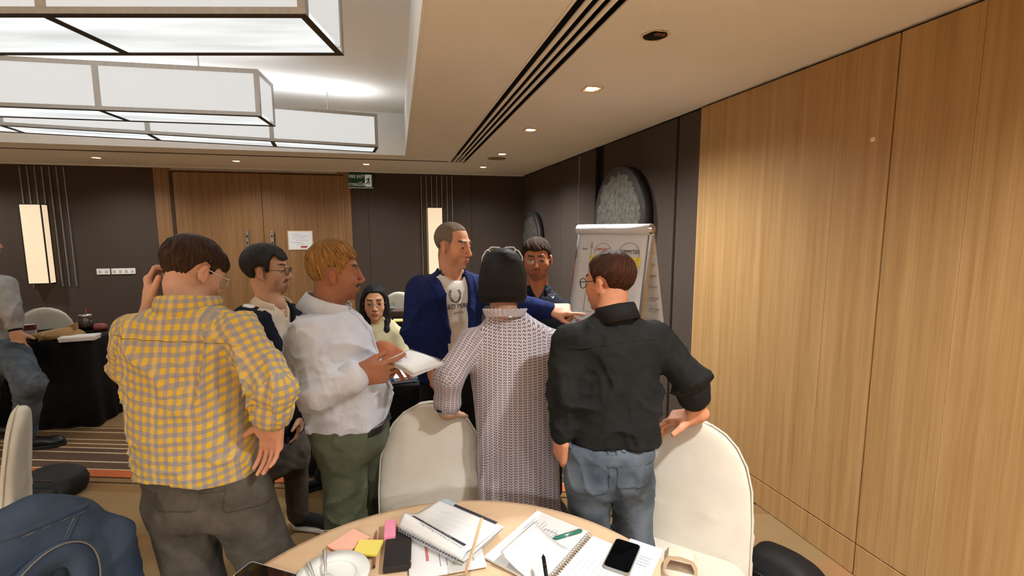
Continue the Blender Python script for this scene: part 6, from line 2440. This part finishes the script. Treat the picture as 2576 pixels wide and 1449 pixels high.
# spiral book folded open
def spiral_book():
    zb = TT + .024
    P = {k: onz(x, y, zb) for k, (x, y) in dict(L=(1000, 1328), T=(1112, 1258), R=(1276, 1332), B=(1160, 1410)).items()}
    o = (P['L'] + P['B']) / 2
    xa = unit((P['B'] - P['L'])[:2])
    W = float(np.hypot(*(P['B'] - P['L'])[:2]))
    ya = V(-xa[1], xa[0])
    Dp = float(((P['T'] - P['L'])[:2] @ ya + (P['R'] - P['B'])[:2] @ ya) / 2)
    ang = math.atan2(xa[1], xa[0])
    t = thing('spiral_book', 'white spiral bound workbook with black title bar on the table', 'book', (o[0], o[1], TT + .0055), ang)
    # lower block of pages
    for i in range(4):
        MB().box((-W / 2 + .004 * i, .004, .0003 + .0042 * i), (W / 2 + .002 * i, Dp + .002 * i, .0040 + .0042 * i), .0006).build('page_block', mat('page_dark', (60, 42, 56), .7) if i == 2 else m_paper, t)

    def top(u, v):
        x = -W / 2 + W * u
        bulge = .030 * math.exp(-((v - .12) / .22) ** 2) * (1 - .75 * u) + .006 * (1 - v)
        return (x, Dp * v - .004 * math.sin(v * 3.14), .0182 + bulge * min(1, v * 6 + .15))
    g = MB().grid(top, 24, 20).build('open_page', m_paper, t, True)
    g.modifiers.new('t', 'SOLIDIFY').thickness = .0012
    zat = lambda u, v: np.array(top(u, v)) + np.array([0, 0, .0014])

    def patch(nm, u0, u1, v0, v1, m_, n=18):
        return MB().grid(lambda a, b: tuple(zat(u0 + (u1 - u0) * a, v0 + (v1 - v0) * b)), n, 2).build(nm, m_, t, True)
    bar = patch('title_bar', .10, .92, .205, .272, m_inkdark)
    # lettering reads from the far side of the table
    def lay(nm, s, size, m_, uc, vc, xs=1):
        c = bpy.data.curves.new(nm, 'FONT')
        c.body, c.size, c.align_x, c.align_y, c.resolution_u = s, size, 'CENTER', 'CENTER', 1
        tmp = bpy.data.objects.new(nm, c)
        COL.objects.link(tmp)
        bpy.context.view_layer.update()
        me = bpy.data.meshes.new_from_object(tmp.evaluated_get(bpy.context.evaluated_depsgraph_get()))
        bpy.data.objects.remove(tmp)
        for vtx in me.vertices:
            q = zat(min(1, max(0, uc - vtx.co[0] * xs / W)), min(1, max(0, vc - vtx.co[1] / Dp)))
            vtx.co = Vector(q + np.array([0, 0, .0006]))
        me.materials.clear()
        me.materials.append(m_)
        link(nm, me, t)
    lay('title_lettering', 'Promotion & Stakeholder Register Sheet', .0098, m_ink, .60, .145)
    lay('bar_lettering', 'DETAILED STAKEHOLDER REGISTER', .0070, m_paper, .50, .239)
    for i in range(11):
        u0 = .2 + .05 * (i % 3)
        patch('text_line', u0, u0 + .25 + .18 * ((i * 7) % 3) / 2, .34 + i * .045, .344 + i * .045, mat('pale_ink', (186, 186, 190), .8), 6)
    MB().box((-W / 2 + .03, Dp - .002, .0175), (W / 2 - .02, Dp + .010, .0188)).build('dark_divider', m_inkdark, t)
    MB().box((-W / 2 + .012, Dp - .002, .0178), (-W / 2 + .06, Dp + .016, .0192)).build('index_tab', mat('tab_blue', (170, 186, 196), .4), t)
    for i in range(22):
        x = -W / 2 + .012 + (W - .024) * i / 21
        z0 = zat(i / 21, .0)[2] - .004
        MB().tube([(x, .006 * math.cos(q) - .001, z0 - .002 + .0045 * math.sin(q)) for q in np.linspace(0, 6.283, 9)[:-1]], .0012, 5, closed=True).build('wire_loop', m_wire, t)


spiral_book()


# open spiral notebook on the right
def open_notebook():
    z = TT + .002
    sp0, sp1 = onz(1487, 1345, z), onz(1392, 1452, z)
    xa = unit((sp0 - sp1)[:2])
    ya = V(-xa[1], xa[0])
    L = float(np.hypot(*(sp0 - sp1)[:2])) + .05
    c = sp0[:2] - xa * L / 2
    ang = math.atan2(xa[1], xa[0])
    t = thing('open_notebook', 'open wire bound notebook with printed pages and a curled sheet', 'notebook', (c[0], c[1], TT + .0003), ang)
    wl = float(abs((onz(1350, 1288, z)[:2] - sp0[:2]) @ ya)) + .0
    MB().box((-L / 2, .006, .0002), (L / 2 + .004, wl, .006), .0006).build('left_pages', m_paper, t)
    MB().box((-L / 2, -.15, .0002), (L / 2 - .004, -.006, .004), .0006).build('right_pages', m_paper, t)
    for i in range(24):
        x = -L / 2 + .008 + (L - .02) * i / 23
        MB().tube([(x + .0012 * (k % 2), .009 * math.cos(q), .006 + .008 * math.sin(q)) for k, q in enumerate(np.linspace(0, 6.283, 11)[:-1])], .0011, 5, closed=True).build('wire_loop', m_steel, t)

    def curl(u, v):
        x = -L / 2 + .0 + (L * .62) * u
        a = v * 3.6
        r = .026
        return (x, .02 + .11 * min(1, v * 1.3) + r * math.sin(a) * .7, .0075 + r * (1 - math.cos(a)) * .72)
    g = MB().grid(curl, 8, 18).build('curled_sheet', m_paper, t, True)
    g.modifiers.new('t', 'SOLIDIFY').thickness = .0006
    rnd = random.Random(3)
    for i in range(9):
        y0 = wl - .02 - i * .011
        x1 = L / 2 - .03 - rnd.random() * .03
        MB().box((x1 - rnd.uniform(.03, .09), y0, .0061), (x1, y0 + .0012, .0064)).build('printed_line', m_ink, t)
    for i in range(6):
        MB().box((-L / 2 + .05 + .02 * (i % 2), -.03 - i * .016, .0041), (-L / 2 + .16 + .01 * i, -.0288 - i * .016, .0044)).build('printed_line', mat('pale_ink', (186, 186, 190), .8), t)
    b_ = MB()
    for (x0, y0, x1, y1) in ((.02, .08, .07, .082), (.02, .08, .021, .12), (.02, .12, .07, .122), (.069, .08, .071, .122)):
        b_.box((x0, y0, .0061), (x1, y1, .0065))
    b_.build('sketched_box', m_ink, t)


open_notebook()
sh_t, c, a, w, d = pad_item('paper_sheet', 'loose handwritten sheet beside the black phone', 'paper', [(1575, 1350), (1660, 1382), (1640, 1470), (1552, 1440)], .0008, m_paper, z=TT + .0005)
for i in range(4):
    MB().box((w / 2 - .05, -.02 + i * .012, .0009), (w / 2 - .02 + .004 * (i % 2), -.0185 + i * .012, .0012)).build('handwritten_line', m_ink, sh_t)


def pen(label, a, b, material, clip, r=.005, z0=TT + .011, z1=TT + .013, up=0):
    A, B = onz(*a, z0), onz(*b, z1)
    t = thing('pen', label, 'pen', (A[0], A[1], A[2]), 0)
    d_ = B - A
    pt = [tuple(d_ * k) for k in (0, .08, .12, .6, .96, 1)]
    MB().tube(pt, [r * .2, r * .55, r, r, r * .95, r * .5], 12).build('barrel', material, t, True)
    e = MB().tube([tuple(d_ * .58 + V(0, 0, r)), tuple(d_ * .9 + V(0, 0, r * 1.2))], r * .28, 6).build('clip', clip, t)
    MB().tube([tuple(d_ * .42), tuple(d_ * .5)], r * 1.05, 12).build('grip_ring', clip, t)


pen('green gel pen lying on the open notebook', (1390, 1356), (1464, 1334), mat('green_plastic', (36, 110, 88), .25), m_steel, .0055)
pen('black pen lying on the curled notebook sheet', (1366, 1394), (1376, 1462), m_black, m_bronze, .005, TT + .062, TT + .052)
pc = thing('pencil', 'brown wooden pencil passing under the yellow sticky pad', 'pencil', (*onz(947, 1336, TT)[:2], TT + .0032))
dpc = onz(941, 1430, TT) - onz(947, 1336, TT)
MB().tube([(0, 0, 0), tuple(dpc * .07), tuple(dpc)], [.0006, .003, .003], 6).build('shaft', mat('pencil_brown', (150, 96, 66), .6), pc)
MB().tube([tuple(dpc * .965), tuple(dpc * 1.0)], .0034, 8).build('end_cap', mat('pencil_end', (96, 52, 36), .6), pc)


def phone(label, corners, material, z=TT):
    c, a, w, d = quad_frame(corners, z + .004)
    t = thing('smartphone', label, 'phone', (c[0], c[1], z), a, 'smartphones on the round table')
    MB().plate(rounded(w, d, min(w, d) * .14, 5), .0003, .0085).build('case', material, t)
    MB().plate(rounded(w - .004, d - .004, min(w, d) * .13, 5), .0082, .0090).build('screen', mat('dark_screen', (5, 5, 6), .06, spec=.5), t)


phone('black smartphone lying on the papers at right', [(1517, 1422), (1551, 1356), (1612, 1376), (1582, 1452)], mat('phone_silver', (170, 168, 164), .3, metal=.6), TT + .005)
phone('dark smartphone overhanging the left table edge', [(600, 1442), (650, 1404), (736, 1462), (690, 1506)], mat('phone_clear_case', (190, 196, 196), .2))

# plate with spoons
pl_t, q = item('plate', 'white porcelain plate on the round table', 'plate', 838, 1458)
m_porc = mat('porcelain', (232, 234, 230), .15, coat=.4)
MB().lathe([(.0, .004), (.050, .004), (.056, .006), (.066, .012), (.093, .017), (.0935, .0155), (.066, .009), (.05, .001), (.0, .0005)], 48, caps=False).build('dish', m_porc, pl_t, True)
MB().tube([(.060 * math.cos(t_), .060 * math.sin(t_), .0092) for t_ in np.linspace(0, 6.283, 49)[:-1]], .0012, 6, closed=True).build('well_ring', m_porc, pl_t, True)


m_spoon = mat('polished_spoon', (225, 224, 222), .3, metal=.55)


def spoon(label, a, b):
    A, B = onz(*a, TT + .022), onz(*b, TT + .014)
    t = thing('spoon', label, 'spoon', tuple(B), 0, 'steel spoons on the plate')
    d_ = A - B
    sd = unit(np.cross(d_, V(0, 0, 1)))
    rings = []
    for k, w_, z_ in ((0, .005, 0), (.1, .0035, .002), (.4, .0035, .006), (.75, .0055, .006), (.95, .0065, .004), (1.0, .004, .003)):
        P_ = d_ * k + V(0, 0, z_)
        rings.append([tuple(P_ + sd * w_), tuple(P_ + V(0, 0, .0016)), tuple(P_ - sd * w_), tuple(P_ - V(0, 0, .0012))])
    MB().loft(rings).build('handle', m_spoon, t, True)
    dn = unit(d_)
    bw = MB().grid(lambda u, v: tuple(-dn * .024 + V(0, 0, -.004) + (dn * .026 * math.cos(6.283 * u) + sd * .018 * math.sin(6.283 * u)) * v + V(0, 0, .006 * v * v)), 20, 5, True).build('bowl', m_spoon, t, True)
    bw.modifiers.new('t', 'SOLIDIFY').thickness = .001


spoon('steel spoon standing nearer the plate middle', (817, 1384), (819, 1446))
spoon('steel spoon at the left side of the plate', (774, 1418), (793, 1462))

# glass with straw
gl_t, q = item('drinking_glass', 'clear tumbler with a paper straw on the table', 'glass', 1155, 1428, TT + .10)
k = NT('clear_glass')
_tr = k.n('ShaderNodeBsdfTransparent')
_tr.inputs[0].default_value = (.94, .95, .95, 1)
_gl = k.n('ShaderNodeBsdfGlossy')
_gl.inputs['Roughness'].default_value = .03
_mx = k.n('ShaderNodeMixShader')
_mx.inputs[0].default_value = .07
k.l(_tr.outputs[0], _mx.inputs[1])
k.l(_gl.outputs[0], _mx.inputs[2])
k.l(_mx.outputs[0], k.t.nodes['Material Output'].inputs[0])
m_glass = MATS['clear_glass'] = k.m
MB().lathe([(.0, .0006), (.026, .0006), (.029, .10), (.0275, .10), (.0245, .006), (.0, .006)], 32, caps=False).build('tumbler', m_glass, gl_t, True)
MB().lathe([(.0, .0065), (.024, .0065), (.0265, .06), (.0, .06)], 24, caps=False).build('milky_drink', mat('milky_drink', (206, 186, 156), .4), gl_t, True)
tip = onz(1212, 1304, TT + .215) - np.array(gl_t.location)
MB().tube([(-.008, -.004, .012), tuple(tip * .5 + V(-.004, -.002, .006)), tuple(tip * .66 + V(-.001, 0, .004)), tuple(tip)], .0036, 10).build('paper_straw', mat('straw_paper', (212, 182, 142), .7), gl_t, True)

# beige lidded tumbler at the table edge
bl_t, q = item('travel_tumbler', 'beige travel tumbler with a flat loop handle lid', 'tumbler', 1712, 1425, TT + .17)
m_bg = mat('beige_plastic', (196, 178, 156), .5)
MB().lathe([(.033, .0005), (.036, .01), (.040, .13), (.040, .145)], 32).build('cup', mat('beige_steel', (186, 170, 150), .35), bl_t, True)
MB().lathe([(.0415, .145), (.0415, .160), (.036, .168), (.0, .170)], 32).build('lid', m_bg, bl_t, True)
hn = MB()
rings = []
for (x, z_) in ((-.036, .150), (-.035, .185), (-.026, .200), (0, .204), (.026, .200), (.035, .185), (.036, .150)):
    rings.append([(x, -.016, z_), (x, .016, z_), (x * .80, .016, z_ - .008), (x * .80, -.016, z_ - .008)])
hn.loft(rings).xf(Matrix.Rotation(R_(-35), 4, 'Z')).build('loop_handle', m_bg, bl_t, False)

# ================================================================== OTHER LOOSE THINGS
# handout in the bronze-haired man's hands
def handout():
    A, B, C_, D_ = at(972, 917, 1.74), at(1028, 884, 1.84), at(1120, 916, 1.78), at(1040, 948, 1.66)
    c = (A + B + C_ + D_) / 4
    t = thing('handout', 'open white spiral handout in the bronze haired man\'s hands', 'booklet', tuple(c))
    n = unit(np.cross(B - A, D_ - A))
    if n[2] < 0:
        n = -n
    for i in range(4):
        b = MB()
        off = i * .0018

        def fn(u, v, off=off, i=i):
            P_ = A * (1 - u) * (1 - v) + B * (1 - u) * v + C_ * u * v + D_ * u * (1 - v)
            return tuple(P_ - c + n * (off * (1 + .6 * (1 - u)) + .012 * math.sin(u * 3.14) * .4) + V(0, 0, .003 * i * (1 - v)))
        b.grid(fn, 10, 6)
        g = b.build('page', m_paper, t, True)
        g.modifiers.new('t', 'SOLIDIFY').thickness = .001
    for i in range(18):
        P_ = B + (C_ - B) * (i + .5) / 18 - c
        MB().tube([tuple(P_ + n * (.006 + .007 * math.sin(q)) + unit(B - A) * .007 * math.cos(q)) for q in np.linspace(0, 6.283, 9)[:-1]], .0011, 5, closed=True).build('wire_loop', m_steel, t)


handout()

# phone in the woman's hand on the chair, dark bracelet-like slab
wp = at(1128, 1046, 1.88)
t = thing('phone_case', 'dark flat case under the print dress woman\'s hand', 'case', (wp[0], wp[1], .955))
MB().box((-.045, -.02, .0), (.04, .03, .008), .003).build('shell', m_black, t)

# books on the table behind the blazer
q = at(1008, 888, 2.86)
for i, (dx, a_, w_, h_, m_, lab) in enumerate(((0, 8, .16, .02, mat('blue_cover', (38, 66, 140), .4), 'blue covered book at the bottom of the small stack'), (.01, 14, .15, .016, mat('white_cover', (220, 222, 226), .5), 'white covered book on top of the blue book'))):
    t = thing('book', lab, 'book', (q[0] + dx, q[1] + .06, .753 + .021 * i), R_(a_), 'books on the middle black table')
    MB().box((-w_ / 2, -.1, 0), (w_ / 2, .1, .0025)).box((-w_ / 2, -.1, h_ - .0025), (w_ / 2, .1, h_)).build('cover', m_, t)
    MB().box((-w_ / 2 + .003, -.097, .0025), (w_ / 2 - .003, .097, h_ - .0025)).build('page_block', m_paper, t)

# wine glass, tray and pad on the far table
q = onz(985, 798, .753)
t = thing('wine_glass', 'stemmed water glass on the far black table', 'glass', (q[0], q[1], .753))
MB().lathe([(.0, .0005), (.034, .001), (.006, .006), (.004, .05), (.012, .06), (.036, .09), (.040, .12), (.036, .16), (.034, .16), (.038, .12), (.034, .092), (.0, .066)], 28, caps=False).build('bowl_and_stem', m_glass, t, True)
MB().lathe([(.0, .068), (.033, .093), (.037, .112), (.0, .112)], 24, caps=False).build('water', mat('water_tint', (150, 158, 160), .05), t, True)
q = onz(1015, 790, .78)
t = thing('storage_box', 'dark brown box on the far black table', 'box', (q[0] + .02, q[1] + .05, .753), R_(-6))
MB().box((-.14, -.08, 0), (.14, .08, .055), .004).build('box_body', mat('dark_brown_box', (58, 40, 30), .5), t)
MB().box((-.142, -.082, .05), (.142, .082, .064), .003).build('lid', mat('brown_lid', (84, 60, 44), .5), t)
q = onz(1012, 806, .757)
t = thing('note_pad', 'yellow notepad on the far black table', 'notepad', (q[0], q[1], .753), R_(-8))
MB().box((-.09, -.05, .0003), (.09, .05, .012), .001).build('pad', mat('yellow_pad', (226, 206, 120), .7), t)

# things on the far left table
q = onz(150, 852, .757)
t = thing('paper_bag', 'crumpled brown kraft paper bag on the far left table', 'paper bag', (q[0] - .03, q[1] + .03, .766), R_(-10))
kb = disp(loft([(.003, 0, 0, .19, .10), (.03, .0, 0, .185, .095), (.055, .03, 0, .13, .07), (.075, .05, .01, .05, .04)], 0, 3.5, .01), folds(26, .016, 501))
o = solid('bag_body', kb, .008, mat('kraft_paper', (178, 138, 88), .8, vary=.2, vscale=20), None, base=(0, 0, 0))
o.parent = t
b = MB().grid(lambda u, v: (.02 + .16 * u, .02 + .03 * math.sin(u * 5), .06 + .10 * v * u * (1 - .3 * u)), 8, 4).build('torn_flap', mat('kraft_paper', (178, 138, 88), .8), t, True)
b.modifiers.new('t', 'SOLIDIFY').thickness = .002
q = onz(193, 854, .757)
t = thing('white_box', 'flat white card box on the far left table', 'box', (q[0] + .03, q[1] - .01, .753), R_(8))
MB().box((-.12, -.06, 0), (.12, .06, .035), .003).build('tray', m_paper, t)
MB().box((-.124, -.064, .02), (.124, .064, .040), .003).build('lid', m_white_plastic, t)
q = onz(210, 836, .757)
t = thing('mason_jar', 'glass jar of iced cola with red straw on the far left table', 'jar', (q[0], q[1] + .05, .753))
MB().lathe([(.0, .001), (.050, .001), (.055, .012), (.055, .11), (.044, .13), (.044, .15), (.042, .15), (.042, .13), (.053, .108), (.053, .014), (.0, .006)], 28, caps=False).build('glass_wall', m_glass, t, True)
MB().lathe([(.0, .008), (.051, .014), (.051, .10), (.0, .10)], 24, caps=False).build('cola', mat('cola', (34, 22, 16), .2), t, True)
MB().lathe([(.047, .135), (.050, .137), (.050, .155), (.047, .158), (.0, .159)], 24).build('lid', m_steel, t, True)
MB().tube([(.0, 0, .10), (.012, 0, .205)], .005, 8).build('straw', mat('red_straw', (206, 64, 48), .5), t)
q = onz(68, 852, .757)
t = thing('carton', 'small printed carton on the far left table', 'carton', (q[0], q[1] + .04, .753), R_(15))
MB().box((-.04, -.02, 0), (.04, .02, .12), .002).build('carton_body', mat('carton_pink', (206, 184, 176), .6), t)
MB().box((-.0402, -.0202, .07), (.0402, .0202, .115)).build('printed_band', mat('carton_maroon', (104, 44, 44), .6), t)
q = onz(243, 832, .757)
t = thing('plastic_wrap', 'crumpled clear reddish plastic wrap on the far left table', 'wrapper', (q[0], q[1] + .04, .753))
o = solid('wrapper_sheet', disp(el((0, 0, .03), (.07, .05, .035)), folds(50, .02, 503)), .008, mat('red_wrap', (140, 74, 66), .25), None, base=(0, 0, 0))
o.parent = t

# juice bottle on the chair behind the print dress
t = thing('juice_bottle', 'juice bottle with orange cap standing on the carpet behind the print dress', 'bottle', (bt[0], bt[1], .001))
t.scale = (1.35, 1.35, 1.35)
MB().lathe([(.0, .0), (.028, .0), (.030, .01), (.030, .11), (.014, .14), (.013, .155)], 24).build('bottle_body', mat('juice_amber', (170, 110, 40), .2), t, True)
MB().lathe([(.0305, .04), (.0308, .041), (.0308, .10), (.0305, .101)], 24).build('label_band', mat('yellow_label', (226, 176, 46), .5), t, True)
MB().lathe([(.016, .15), (.016, .172), (.0, .173)], 20).build('cap', mat('orange_cap', (226, 96, 30), .4), t, True)


# bags
def bag(label, pos, w, d, h_, ang, seed, matl):
    t = thing('backpack', label, 'bag', (pos[0], pos[1], 0), ang)
    f = disp(loft([(.004, 0, 0, w * .92, d), (.05, 0, 0, w, d * 1.05), (h_ * .5, 0, .01, w, d), (h_ * .8, 0, .015, w * .92, d * .85), (h_ * .95, 0, .02, w * .66, d * .6), (h_, 0, .02, w * .3, d * .3)], 0, 3.2, .02), folds(16, .014, seed))
    o = solid('bag_shell', f, .009, matl, None, base=(0, 0, 0))
    o.parent = t
    pk = both(grow(f, .022), rbox((0, -d, h_ * .32), (w * .7, d * .9, h_ * .24), .03), .006)
    o = solid('front_pocket', pk, .009, matl, None, base=(0, 0, 0))
    o.parent = t
    if h_ > .9:
      MB().tube([(-.05, .03, h_ - .01), (-.045, .03, h_ + .045), (.045, .03, h_ + .045), (.05, .03, h_ - .01)], .010, 8).build('grab_handle', matl, t, True)
    MB().tube([(-w * .7, -d * .55, h_ * .74), (-w * .3, -d * .8, h_ * .80), (w * .3, -d * .8, h_ * .80), (w * .7, -d * .55, h_ * .74)], .005, 6).build('zip', m_bronze, t, True)


m_bag = mat('black_nylon', (12, 12, 12), .6, bump=.25, bscale=300)
q = onz(1985, 1410, .34)
bag('black backpack on the floor against the oak wall', (q[0] - .02, q[1] + .0), .17, .11, .36, R_(-70), 601, m_bag)
q = onz(128, 1262, 0)
bag('black bag on the carpet behind the left edge chair', (q[0] - .03, q[1] + .10), .17, .11, .17, R_(-18), 602, m_bag)
